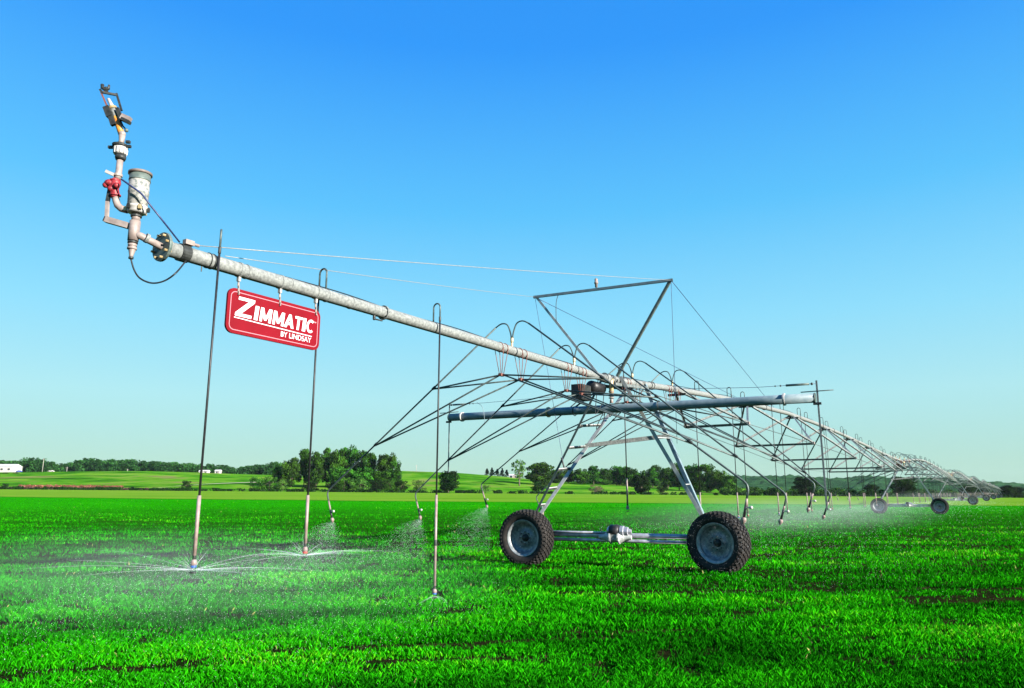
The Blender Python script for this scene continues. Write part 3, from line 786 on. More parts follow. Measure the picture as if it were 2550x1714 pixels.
# ---------------------------------------------------------------- end gun (sprinkler at the pipe's end)
GY = 6.93
def g(px, py, dy=0.0): return at_y(px, py, GY + dy)
def end_gun():
    t = thing('end_gun', 'big impact sprinkler gun with orange barrel and red valve on top of the pipe end', 'sprinkler', g(288, 505))
    k = GY / 1.0 / FP * .96
    MB().tube([g(318, 524), g(302, 520), g(293, 512), g(289, 500), g(288, 492)], .034, 14).build('elbow', M['pinkmetal'], t)
    v = MB().tube([g(287, 494), g(286, 486), g(285, 470), g(288, 455), g(291, 446)], [.034, .046, .040, .052, .036], 14).build('valve_body', M['redvalve'], t)
    MB().ball(g(272, 456, -.02), .044, 12, (1.1, .9, .85)).ball(g(263, 461, -.02), .030, 10).ball(g(276, 470, -.03), .034, 10).ball(g(290, 462, -.05), .03, 10).build('actuator', M['redvalve'], v)
    for yy in (452, 488): MB().lathe(g(287, yy), UP, [(0, .03), (0, .052), (.012, .052), (.012, .03)], 16, False).build('valve_flange', M['redvalve'], v)
    MB().tube([g(292, 447), g(295, 436), g(299, 400)], [.033, .031, .031], 14).build('riser', M['pinkmetal'], t)
    MB().lathe(g(294, 437), g(299, 400) - g(294, 437), [(-.012, .03), (-.012, .042), (.012, .042), (.012, .03)], 16, False).build('collar', M['pinkmetal'], t)
    MB().beam(g(264, 427, -.03), g(284, 436, -.03), .028, .03).build('valve_lever', M['white'], t)
    MB().beam(g(284, 433), g(290, 448), .015, .02).build('lever_link', M['dark'], t)
    MB().lathe(g(299.5, 399), UP, [(0, .03), (0, .044), (.02, .052), (.05, .05), (.055, .035)], 18).build('lower_collar', M['dark'], t)
    b = g(299, 386); top = g(300, 365)
    rb = MB().lathe(b, top - b, [(0, .045), (.002, .056), (.078, .060), (.082, .045)], 24)
    rb.build('coupling', M['white'], t)
    for i in range(12):
        a = i * .5236; o = Vector((math.cos(a), math.sin(a), 0)) * .060
        MB().beam(b + o + UP * .008, b + o * 1.06 + UP * .074, .010, .010, o).build('coupling_rib', M['white'], t)
    MB().lathe(g(299.5, 366), UP, [(0, .05), (0, .074), (.018, .078), (.022, .05), (.036, .045)], 20, False).build('clamp_ring', M['dark'], t)
    for dx, dy in ((-24, 3), (22, 1), (20, -10)):
        c = g(299 + dx, 364 + dy); MB().box(c, Vector((.02, 0, 0)), Vector((0, .014, 0)), Vector((0, 0, .013))).build('clamp_bolt', M['dark'], t)
    MB().tube([g(300, 364), g(303, 350), g(304, 338)], [.030, .026, .032], 12).build('swivel_neck', M['pinkmetal'], t)
    MB().ball(g(304, 334), .036, 12).build('swivel', M['pinkmetal'], t)
    MB().tube([g(303, 334), g(297, 318), g(288, 292)], [.032, .030, .029], 14).build('barrel', M['orange'], t)
    MB().tube([g(288, 292), g(281, 272)], [.030, .031], 14).build('barrel_top', M['galv'], t)
    MB().tube([g(281, 270), g(276, 259), g(270, 247)], [.026, .019, .016], 12).build('nozzle', M['white'], t)
    MB().lathe(g(281, 271), g(270, 247) - g(281, 271), [(-.01, .03), (-.01, .042), (.012, .042), (.012, .02)], 16, False).build('nozzle_ring', M['brass'], t)
    MB().beam(g(268, 268, -.03), g(252, 231, -.03), .014, .014).build('arm_rod', M['rust'], t)
    MB().beam(g(303, 276, .03), g(290, 233, .03), .018, .018).build('arm_rod', M['dark'], t)
    MB().beam(g(250, 229, -.03), g(291, 237, .03), .018, .022).build('arm_bar', M['dark'], t)
    MB().beam(g(249, 223, -.03), g(256, 233, -.03), .018, .02).build('arm_tip', M['dark'], t)
    MB().tube([g(255, 211), g(255, 219), g(262, 224), g(270, 221), g(272, 212)], [.018, .018, .02, .016, .010], 10).ball(g(264, 220), .018, 8).build('deflector_spoon', M['dark'], t)
    MB().beam(g(264, 224), g(266, 232), .02, .03).build('spoon_stem', M['dark'], t)
    MB().beam(g(265, 267, -.04), g(274, 291, -.04), .05, .06).beam(g(273, 280, -.04), g(283, 312, -.04), .036, .05).build('drive_arm_plate', M['dark'], t)
    MB().beam(g(292, 270, -.03), g(304, 300, -.03), .03, .035).build('return_arm', M['dark'], t)
    MB().beam(g(303, 291, -.05), g(324, 300, -.05), .05, .058).build('counterweight', M['pinkmetal'], t)
    MB().beam(g(304, 297, -.051), g(323, 306, -.051), .056, .030).build('counterweight_plate', M['dark'], t)
    MB().tube([g(300, 300), g(306, 314), g(314, 323)], .008, 6).build('spring_rod', M['dark'], t)
    MB().ball(g(315, 325), .02, 8).build('pivot_knob', M['flange'], t)
    # square bracket that braces the gun
    MB().beam(g(264, 547), g(320, 563), .055, .058).build('bracket_tube', M['pinkmetal'], t)
    MB().beam(g(260.5, 546.2), g(264.5, 547.4), .048, .050).build('bracket_end', M['black'], t)
    MB().beam(g(266, 540), g(268, 500), .030, .03).build('bracket_post', M['pinkmetal'], t)
    MB().beam(g(268, 502), g(274, 470), .034, .03).build('bracket_strap', M['dark'], t)
    return t
end_gun()
def booster():
    t = thing('booster_pump', 'upright flaking white pump canister with brown cap at the end of the pipe', 'pump', g(341, 525))
    base = g(341, 524); top = g(350, 430); d = (top - base); L = d.length
    bp = MB().lathe(g(340, 533), d, [(0, .04), (.004, .078), (.02, .09), (.05, .09), (.055, .10), (.075, .10), (.08, .06)], 24).build('pump_base', M['white'], t)
    for i in range(6):
        a = i * 1.047 + .2; o = Vector((math.cos(a), math.sin(a), 0)) * .103
        MB().box(g(341, 522) + o, Vector((.014, 0, 0)), Vector((0, .014, 0)), Vector((0, 0, .022))).build('lug', M['brass' if i % 2 else 'dark'], bp)
    MB().lathe(base, d, [(.02, .08), (.03, .092), (L * .42, .094), (L * .44, .098), (L * .47, .098), (L * .48, .095), (L * .76, .096)], 28).build('canister', M['canister'], t)
    MB().lathe(base, d, [(L * .755, .094), (L * .76, .101), (L * .79, .101), (L * .80, .098), (L * .93, .099)], 28).build('canister_neck', M['flange'], t)
    MB().lathe(base, d, [(L * .925, .10), (L * .93, .112), (L * .985, .112), (L, .10), (L * 1.01, .06)], 28).build('canister_cap', M['canister_cap'], t)
    MB().tube([g(338, 552), g(339, 532)], [.042, .038], 16).build('neck', M['pinkmetal'], t)
    MB().lathe(g(339, 541), UP, [(0, .04), (0, .052), (.018, .052), (.018, .04)], 16, False).build('union_ring', M['dark'], t)
    MB().tube([g(337, 551), g(334, 575), g(331, 600)], [.050, .052, .050], 18).build('tee', M['pinkmetal'], t)
    side = F1.P(-10.46, 0, Z0)
    MB().tube([g(334, 583), g(350, 588), side], [.034, .036, .036], 14).build('side_outlet', M['pinkmetal'], t)
    MB().lathe(g(362, 592), side - g(350, 588), [(0, .034), (0, .048), (.03, .048), (.03, .034)], 16, False).build('outlet_collar', M['galv'], t)
    for yy, r in ((604, .047), (611, .042), (619, .045)):
        MB().lathe(g(331 - (yy - 600) * .12, yy), UP, [(-.012, r * .8), (-.010, r), (.010, r), (.012, r * .8)], 16).build('hose_band', M['dark' if yy == 604 else 'pinkmetal'], t)
    MB().tube([g(331, 602), g(329, 622), g(327, 636), g(326, 645)], [.036, .034, .020, .014], 12).build('drain_tail', M['pinkmetal'], t)
    MB().cyl(g(326.5, 640), g(326, 645), .024, 10).build('tail_nut', M['dark'], t)
booster()
def simple_tube(name, label, cat, pts, r, mat, n=8, part='hose'):
    t = thing(name, label, cat, pts[0]); MB().tube(smooth_line(pts), r, n).build(part, mat, t); return t
def smooth_line(pts, k=5):
    pts = [Vector(p) for p in pts]; out = []
    for i in range(len(pts) - 1):
        p0 = pts[max(i - 1, 0)]; p1 = pts[i]; p2 = pts[i + 1]; p3 = pts[min(i + 2, len(pts) - 1)]
        for j in range(k):
            s = j / k; out.append(.5 * ((2 * p1) + (p2 - p0) * s + (2 * p0 - 5 * p1 + 4 * p2 - p3) * s * s + (3 * p1 - p0 - 3 * p2 + p3) * s ** 3))
    return out + [pts[-1]]
simple_tube('drain_hose', 'thin dark hose looping under the pipe end', 'hose', [g(326, 645), g(333, 670), g(346, 691), g(368, 703), g(390, 705), g(415, 697), g(440, 678), g(463, 650, .3)], .0085, M['black'])
simple_tube('power_cable', 'dark blue cable running from the red valve past the canister to the pipe', 'cable', [g(303, 447, -.1), g(324, 462, -.14), g(352, 483, -.14), g(375, 512, -.1), g(410, 556, 0), g(447, 603, .3)], .009, M['blue_cable'])

# ---------------------------------------------------------------- drop sprinklers
def drop(fr, s, side, ztop, zsplit, zbot, label, group=None, yaw=0.0, coupling=None, detailed=True):
    o = fr.P(s, 0, ztop); t = thing('drop_sprinkler', label, 'sprinkler', fr.P(s, 0, 0), fr.rot, group)
    ou = (fr.w * math.cos(yaw) + fr.u * math.sin(yaw)) * side
    R_ = .062; hh = .22
    st = o + UP * RP
    b2 = o + ou * 2 * R_
    pts = [st - UP * .01, st + UP * hh] + arc(st + UP * hh + ou * R_, -ou, UP, R_, 0, math.pi, 8)[1:] + [b2 + UP * (RP + .05)]
    MB().tube(pts, .0115, 8).build('gooseneck', M['rod'], t)
    MB().cyl(b2 + UP * (RP + .07), b2 + UP * (RP + .0), .017, 8).build('hose_clamp', M['dark'], t)
    zt = fr.P(0, 0, 0).z
    bt = Vector((b2.x, b2.y, zsplit))
    MB().tube([b2 + UP * (RP + .05), (b2 + bt) / 2, bt], .0125, 8).build('drop_hose', M['black'], t)
    MB().tube([bt + UP * .02, Vector((b2.x, b2.y, zbot + .14))], .019, 10).build('weight', M['weight'], t)
    if coupling: MB().cyl(Vector((b2.x, b2.y, coupling + .04)), Vector((b2.x, b2.y, coupling - .04)), .023, 10).build('coupling', M['dark'], t)
    c = Vector((b2.x, b2.y, zbot))
    MB().cyl(c + UP * .15, c + UP * .10, .017, 10).build('regulator_neck', M['dark'], t)
    MB().lathe(c + UP * .105, -UP, [(0, .014), (.02, .03), (.055, .034), (.06, .02)], 12).build('regulator', M['weight'], t)
    MB().cyl(c + UP * .045, c + UP * .025, .030, 12).build('nozzle', M['nozzle_blue' if side > 0 else 'nozzle_red'], t)
    mb = MB()
    for k in range(3):
        a = k * 2.094; q = Vector((math.cos(a), math.sin(a), 0)) * .024; mb.cyl(c + q + UP * .026, c + q - UP * .012, .003, 5)
    mb.build('nozzle_cage', M['dark'], t)
    MB().lathe(c - UP * .03, UP, [(0, .022), (.006, .036), (.014, .036), (.018, .02)], 14).build('spray_plate', M['dark'], t)
    return t, c
SPRAYS = []
dl = [(-9.80, 1, 1.50, .80, 'first black drop hose with pale weight, left of the red sign', -.62, None),
      (-8.25, -1, 1.50, .82, 'second drop hose passing behind the right end of the red sign', 0.0, None),
      (-6.09, 1, 1.50, .14, 'third drop hose hanging lowest, right of the red sign, nozzle close to the grass', 0.0, .86)]
for s, side, zs, zb, lab, yaw, cpl in dl:
    t, c = drop(F1, s, side, Z0, zs, zb, lab, 'drop hoses along the overhanging end pipe', yaw, cpl); SPRAYS.append(c)
t, c = drop(F1, .55, 1, Z0, 1.85, 1.18, 'drop hose hanging in the middle between the near tower legs', None); MIDDROP = t

# ---------------------------------------------------------------- the sign
def sign():
    t = thing('hanging_sign', 'red sign with rounded corners and white ZIMMATIC lettering under the end pipe', 'sign', F1.P(-9.05, 0, 3.4), F1.rot)
    TL, TR, BL, BR = [F1.at_w(*q, .02) for q in ((571, 711), (801, 778), (560, 822), (791, 877))]
    s0 = F1.sw(TL)[0]; s1 = F1.sw(TR)[0]; zt = (TL.z + TR.z) / 2; zb = (BL.z + BR.z) / 2
    s0 = (F1.sw(TL)[0] + F1.sw(BL)[0]) / 2; s1 = (F1.sw(TR)[0] + F1.sw(BR)[0]) / 2
    W_, H_ = s1 - s0, zt - zb
    def Q(x, y, w=.02): return F1.P(s0 + x, w, zb + y)
    def rr(x0, y0, x1, y1, r, n=8):
        p = []
        for cx, cy, a0 in ((x1 - r, y1 - r, 0), (x0 + r, y1 - r, 90), (x0 + r, y0 + r, 180), (x1 - r, y0 + r, 270)):
            for i in range(n + 1): a = R(a0 + 90 * i / n); p.append((cx + r * math.cos(a), cy + r * math.sin(a)))
        return p
    def slab(poly, w0, w1, nm, mat):
        n = len(poly); mb = MB()
        mb.add([Q(x, y, w1) for x, y in poly] + [Q(x, y, w0) for x, y in poly], [tuple(range(n)), tuple(range(2 * n - 1, n - 1, -1))] + [(i, i + n, (i + 1) % n + n, (i + 1) % n) for i in range(n)], False)
        return mb.build(nm, mat, t)
    slab(rr(0, 0, W_, H_, .09), -.006, .020, 'panel', M['sign_red'])
    m_ = .035; a_ = rr(m_, m_, W_ - m_, H_ - m_, .062); b_ = rr(m_ + .009, m_ + .009, W_ - m_ - .009, H_ - m_ - .009, .053); n = len(a_)
    mb = MB(); mb.add([Q(x, y, .0225) for x, y in a_] + [Q(x, y, .0225) for x, y in b_], [(i, (i + 1) % n, (i + 1) % n + n, i + n) for i in range(n)], False); mb.build('border_line', M['sign_line'], t)
    def text(body, x, y, size, off, x_end=None, part='lettering', shear=.10, ysc=None):
        cu = bpy.data.curves.new('t', 'FONT'); cu.body = body; cu.size = size; cu.offset = off; cu.shear = shear; cu.resolution_u = 4
        ob = bpy.data.objects.new('t', cu); COL.objects.link(ob)
        dg = bpy.context.evaluated_depsgraph_get(); me = bpy.data.meshes.new_from_object(ob.evaluated_get(dg))
        xs = [v.co.x for v in me.vertices]; ys = [v.co.y for v in me.vertices]; x0, x1, y0, y1 = min(xs), max(xs), min(ys), max(ys)
        kx = (x_end - x) / (x1 - x0) if x_end else 1; ky = (ysc / (y1 - y0)) if ysc else 1
        mb = MB(); mb.add([Q(x + (v.co.x - x0) * kx, y + (v.co.y - y0) * ky, .0245) for v in me.vertices], [tuple(p.vertices) for p in me.polygons], False)
        bpy.data.objects.remove(ob); bpy.data.curves.remove(cu); bpy.data.meshes.remove(me)
        return mb.build(part, M['sign_white'], t)
    # photograph: letters sit in the upper two thirds
    # heavy capitals drawn stroke by stroke; every stroke sits a hair in front of the one before
    GL = {'I': (.36, [[(.0, 0), (.36, 0), (.36, 1), (.0, 1)]]),
          'M': (1.12, [[(0, 0), (.25, 0), (.25, 1), (0, 1)], [(.87, 0), (1.12, 0), (1.12, 1), (.87, 1)], [(0, 1), (.30, 1), (.66, .12), (.46, .12)], [(1.12, 1), (.82, 1), (.46, .12), (.66, .12)]]),
          'A': (1.0, [[(0, 0), (.27, 0), (.62, 1), (.38, 1)], [(1.0, 0), (.73, 0), (.38, 1), (.62, 1)], [(.2, .22), (.8, .22), (.74, .40), (.26, .40)]]),
          'T': (.86, [[(0, .82), (.86, .82), (.86, 1), (0, 1)], [(.30, 0), (.56, 0), (.56, .82), (.30, .82)]]),
          'Z': (1.0, [[(.05, .84), (1.0, .84), (1.0, 1), (.05, 1)], [(0, 0), (.95, 0), (.95, .16), (0, .16)], [(0, .16), (.34, .16), (1.0, .84), (.66, .84)]])}
    cp_ = []; 
    for q_ in range(11):
        a0 = R(48 + 264 * q_ / 10); cp_.append((.50 + .50 * math.cos(a0), .5 + .52 * math.sin(a0), .50 + .27 * math.cos(a0), .5 + .33 * math.sin(a0)))
    GL['C'] = (.88, [[(a[0], a[1]), (b[0], b[1]), (b[2], b[3]), (a[2], a[3])] for a, b in zip(cp_[:-1], cp_[1:])])
    lay = [0]
    def glyph(ch, xa, xb, y0, hh, shear=.13):
        gw, strokes = GL[ch]; mb = MB()
        for st_ in strokes:
            lay[0] += 1; w_ = .0235 + .0003 * (lay[0] % 7)
            mb.add([Q(xa + (xb - xa) * gx / gw + shear * gy * hh, y0 + gy * hh, w_) for gx, gy in st_], [(0, 1, 2, 3)], False)
        mb.build('letter', M['sign_white'], t)
    glyph('Z', W_ * .075, W_ * .245, H_ * .395, H_ * .44)
    for ch, xa, xb in (('I', .262, .300), ('M', .318, .438), ('M', .455, .575), ('A', .580, .690), ('T', .694, .778), ('I', .784, .822), ('C', .832, .915)):
        glyph(ch, W_ * xa, W_ * xb, H_ * .395, H_ * .325, .10)
    text('BY LINDSAY', W_ * .555, H_ * .155, .1, .0006, W_ * .90, shear=0, ysc=H_ * .125)
    text('TM', W_ * .925, H_ * .665, .03, 0, W_ * .948, shear=0, ysc=H_ * .03)
    mb = MB(); mb.add([Q(W_ * .07, H_ * .345, .0245), Q(W_ * .905, H_ * .305, .0245), Q(W_ * .905, H_ * .325, .0245), Q(W_ * .07, H_ * .365, .0245)], [(0, 1, 2, 3)], False); mb.build('underline', M['sign_white'], t)
    for fx in (.10, .53, .945):
        top = F1.P(s0 + W_ * fx, 0, Z0 - RP - .002); bot = Q(W_ * fx - .012, H_ - .05, .034)
        hk = MB().box(top - UP * .025, F1.u * .014, F1.w * .02, UP * .026).build('hanger', M['white'], t)
        n_ = 5
        for i in range(n_):
            c = top - UP * .06 + (bot - top + UP * .06) * (i / (n_ - 1))
            MB().box(c, F1.u * (.012 if i % 2 else .005), F1.w * (.004 if i % 2 else .010), UP * .022).build('chain_link', M['pinkmetal'], hk)
        MB().lathe(F1.P(s0 + W_ * fx - .02, 0, Z0), F1.u, [(0, RP - .002), (0, RP + .006), (.03, RP + .006), (.03, RP - .002)], 22, False).build('pipe_strap', M['galv'], hk)
sign()

# ---------------------------------------------------------------- wheeled tower
BASE_L = Vector((.32, 16.72, 0)); BASE_R = Vector((4.08, 15.02, 0))
WR, WW = .60, .45
def wheel(parent, c, az_roll, back):
    """c centre, rolls towards az_roll, open face points to the camera side"""
    d = Vector((math.sin(az_roll), math.cos(az_roll), 0)); ax = Vector((math.cos(az_roll), -math.sin(az_roll), 0))
    if ax.y > 0: ax = -ax                      # outward axis, to the camera side
    hw = WW / 2
    prof = [(-hw * .72, .385), (-hw * .95, .43), (-hw * 1.0, .50), (-hw * .88, .56), (-hw * .55, .583), (0, .59), (hw * .55, .583), (hw * .88, .56), (hw * 1.0, .50), (hw * .95, .43), (hw * .72, .385)]
    w = MB()
    n = 64; vs = []; fs = []
    for t_, r in prof:
        for k in range(n):
            a = 2 * math.pi * k / n; vs.append(c + ax * t_ + (d * math.cos(a) + UP * math.sin(a)) * r)
    for i in range(len(prof) - 1):
        for k in range(n): fs.append((i * n + k, i * n + (k + 1) % n, (i + 1) * n + (k + 1) % n, (i + 1) * n + k))
    w.add(vs, fs, True)
    wh = bpy.data.objects.new('wheel', None); COL.objects.link(wh); wh.parent = parent
    ty = w.build('tyre', M['tyre'], wh)
    # diamond tread blocks
    tb = MB(); NB = 40; rows = [(-.80, .565), (-.48, .584), (-.16, .59), (.16, .59), (.48, .584), (.80, .565)]
    for ri, (tt, r) in enumerate(rows):
        for k in range(NB):
            a = 2 * math.pi * (k + (.5 if ri % 2 else 0)) / NB
            rad = d * math.cos(a) + UP * math.sin(a); tan = -d * math.sin(a) + UP * math.cos(a)
            tilt = -tt * .45; nrm = (rad + ax * (-tilt) * .6).normalized(); xx = (ax - nrm * ax.dot(nrm)).normalized()
            p = c + ax * tt * hw + rad * (r + .002)
            e = hw * .20; f = math.pi * r / NB * .98
            top = [p + xx * e, p + tan * f, p - xx * e, p - tan * f]
            v8 = [q + nrm * .020 - (q - p) * .14 for q in top] + [q - nrm * .02 for q in top]
            tb.add(v8, [(0, 1, 2, 3), (0, 4, 5, 1), (1, 5, 6, 2), (2, 6, 7, 3), (3, 7, 4, 0)], False)
    # shoulder lugs down the side wall
    for sgn in (-1, 1):
        for k in range(NB):
            a = 2 * math.pi * k / NB; rad = d * math.cos(a) + UP * math.sin(a); tan = -d * math.sin(a) + UP * math.cos(a)
            p = c + ax * sgn * hw * .955 + rad * .535
            nn = (ax * sgn * .8 + rad * .5).normalized(); yy = nn.cross(tan)
            tb.box(p, tan * .018, yy * .026, nn * .010)
    tr = tb.build('tread_blocks', M['tyre'], wh); tr['kind'] = 'stuff'
    o = c + ax * hw * .72
    MB().lathe(o - ax * .03, ax, [(0, .37), (.0, .392), (.03, .396), (.045, .392), (.046, .378), (.03, .370), (.028, .345), (-.01, .335)], 40, True, False).build('rim_edge', M['rim_edge'], wh)
    MB().lathe(o - ax * .045, ax, [(.02, .345), (-.02, .338), (-.045, .322), (-.05, .312), (-.085, .285), (-.095, .26), (-.10, .18), (-.075, .155), (-.07, .10), (-.075, .085), (-.075, .02)], 40, True, False).build('rim', M['rim'], wh)
    h = MB().lathe(o - ax * .14, ax, [(0, .085), (.0, .082), (.06, .075), (.07, .055), (.10, .05), (.105, .02)], 20).build('hub', M['dark'], wh)
    for k in range(8):
        a = k * .7854; q = o - ax * .105 + (d * math.cos(a) + UP * math.sin(a)) * .125
        MB().cyl(q, q + ax * .028, .013, 6).build('lug_nut', M['dark'], wh)
    for a in (.6, 2.4, 4.1):
        q = o - ax * .13 + (d * math.cos(a) + UP * math.sin(a)) * .235; MB().cyl(q, q + ax * .02, .012, 8).build('rim_stud', M['white'], wh)
    # gearbox behind the wheel
    MB().lathe(c - ax * .02, -ax, [(0, .10), (.14, .12), (.20, .12), (.24, .08), (.30, .06)], 16).build('gearbox', M['axle'], wh)
    return ax
def tower():
    t = thing('drive_tower', 'nearest wheeled A-frame tower with ladder leg and two big tyres', 'tower', F1.P(0, 0, 0), F1.rot, 'wheeled towers carrying the pipe')
    cl, cr = BASE_L + UP * .585, BASE_R + UP * .585
    bd = (cr - cl).normalized()
    axl = wheel(t, cl, R(120), None); axr = wheel(t, cr, R(130), None)
    z = .66; a = cl - axl * .16; b = cr - axr * .16; a.z = b.z = z
    a = a + bd * .05; b = b - bd * .05
    mid = (a + b) / 2
    hb = MB().tube([a + UP * .01, b + UP * .01], .052, 12).build('base_beam', M['axle'], t)
    dn = bd.cross(UP).normalized()
    if dn.y > 0: dn = -dn
    MB().tube([a - UP * .095 + dn * .03, b - UP * .095 + dn * .03], .036, 12).build('drive_shaft', M['axle'], t)
    MB().tube([a + UP * .065 + dn * .05, mid - bd * .3 + UP * .065 + dn * .05], .022, 8).build('conduit', M['axle'], t)
    q = mid - bd * .1 + dn * .10
    gm = MB().lathe(q - bd * .34 - UP * .02, bd, [(0, .05), (.10, .06), (.13, .075), (.22, .12), (.24, .14), (.27, .14), (.27, .10), (.42, .10), (.42, .14), (.45, .14), (.47, .12), (.56, .07), (.60, .06), (.70, .045)], 12, False).build('centre_gearbox', M['galv_leg'], t)
    MB().box(q + UP * .02 + bd * .0, bd * .09, dn * .10, UP * .09).build('gear_case', M['galv'], gm)
    MB().lathe(q - bd * .10 + UP * .11, bd, [(0, .07), (.01, .125), (.20, .125), (.21, .07)], 20).build('motor_band', M['black'], gm)
    MB().lathe(q + bd * .12 + UP * .10, bd, [(0, .09), (.01, .115), (.08, .115), (.09, .09), (.17, .09), (.18, .06), (.24, .04)], 14, False).build('motor', M['axle'], gm)
    MB().lathe(q - bd * .16 + UP * .10, bd, [(0, .06), (.03, .10), (.06, .108)], 20).build('motor_end', M['axle'], gm)
    # legs
    lb = a + bd * .16 + UP * .06; rb = b - bd * .15 + UP * .06
    lf, lk = F1.P(-.05, -.17, Z0 - .02), F1.P(1.45, -.14, Z0 + .12)
    rf, rk = F1.P(.22, .16, Z0 + .05), F1.P(1.75, .14, Z0 + .12)
    kn = lb + UP * .28 - bd * .16                    # knee of the left legs
    fo = F1.w * -1
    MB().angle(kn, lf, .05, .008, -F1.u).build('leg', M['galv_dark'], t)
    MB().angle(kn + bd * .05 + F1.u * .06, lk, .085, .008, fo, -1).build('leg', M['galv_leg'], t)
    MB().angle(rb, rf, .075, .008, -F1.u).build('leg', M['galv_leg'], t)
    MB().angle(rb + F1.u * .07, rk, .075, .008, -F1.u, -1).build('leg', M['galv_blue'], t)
    MB().beam(lb - UP * .08 + bd * .06, kn + UP * .05, .07, .07).build('foot', M['galv_leg'], t)
    MB().beam(rb - UP * .08, rb + UP * .10 + (rf - rb).normalized() * .1, .08, .08).build('foot', M['galv_leg'], t)
    A2, B2 = kn + bd * .05 + F1.u * .06, kn
    for k in (.10, .22, .36, .52, .68):
        p = B2 + (lf - B2) * k; q2 = A2 + (lk - A2) * k
        MB().tube([p, q2], .014, 8).build('rung', M['galv_leg'], t)
        MB().beam(p - UP * .03, q2 - UP * .03, .02, .035).build('rung_bracket', M['dark'], t)
    for k in (.3, .6):
        MB().tube([rb + (rf - rb) * k, rb + F1.u * .07 + (rk - rb) * k], .013, 8).build('leg_tie', M['galv_leg'], t)
    kk = .62
    p, q2 = A2 + (lk - A2) * kk, rb + F1.u * .07 + (rk - rb) * kk
    p = A2 + (lk - A2) * .52; q2 = rb + (rk - rb) * .60
    MB().beam(p + UP * .0, q2 + UP * .05, .06, .09).build('cross_brace', M['galv'], t)
    p2 = lf + (kn - lf) * .40
    MB().beam(rk, lk, .05, .05).build('head_beam', M['dark'], t)
    MB().beam(F1.P(-.1, -.2, Z0 - .13), F1.P(1.75, -.2, Z0 + .0), .05, .07).build('head_rail', M['dark'], t)
    MB().beam(F1.P(-.1, .2, Z0 - .13), F1.P(1.75, .2, Z0 + .0), .05, .06).build('head_rail', M['strut'], t)
    # flexible joint
    MB().tube([F1.P(-.24, 0, Z0), F1.P(-.05, 0, Z0 + .01), F1.P(.15, 0, Z0 + .02), F1.P(.5, 0, Z0 + .03)], [RP + .006, RP + .02, RP + .02, RP + .006], 20).build('flex_joint', M['galv'], t)
    for s in (-.2, -.02, .14, .42):
        MB().lathe(F1.P(s, 0, Z0 + .015), F1.u, [(0, RP), (0, RP + .03), (.02, RP + .03), (.02, RP)], 20, False).build('joint_clamp', M['dark' if s != -.2 else 'galv'], t)
    c = F1.P(.02, .06, Z0)
    MB().cyl(c + UP * .02, c - UP * .30, .05, 14).build('brass_stub', M['brass'], t)
    for k in range(4):
        MB().lathe(c - UP * (.26 + k * .045), -UP, [(0, .04), (.008, .062), (.022, .062), (.03, .04)], 14).build('stub_ring', M['weight'], t)
    MB().cyl(c - UP * .44, c - UP * .52, .035, 10).build('stub_end', M['weight'], t)
    bx = F1.P(-.75, -.28, 3.62)
    MB().box(bx, F1.u * .22, F1.w * .12, UP * .16).build('control_box', M['black'], t)
    MB().box(bx + F1.w * .125, F1.u * .20, F1.w * .006, UP * .14).build('box_door', M['dark'], t)
    MB().lathe(F1.P(-.5, -.18, 3.78), F1.u, [(0, .06), (.02, .13), (.5, .13), (.55, .06)], 18).build('motor_housing', M['black'], t)
    for k in range(3):
        s = -.3 + .35 * k
        MB().tube(smooth_line([F1.P(s, -.1, Z0 - .05), F1.P(s + .1, -.2, 3.55), F1.P(s - .05, -.15, 3.2), F1.P(s + .15, -.1, 3.42)]), .009, 6).build('wiring', M['black'], t)
    MB().tube(smooth_line([F1.P(-.2, .0, 3.3), F1.P(-.25, -.15, 3.0), F1.P(-.1, -.25, 2.9), F1.P(.0, -.15, 3.05), F1.P(.02, -.1, 3.3)]), .009, 6).build('wiring', M['black'], t)
    return t
TOWER = tower()

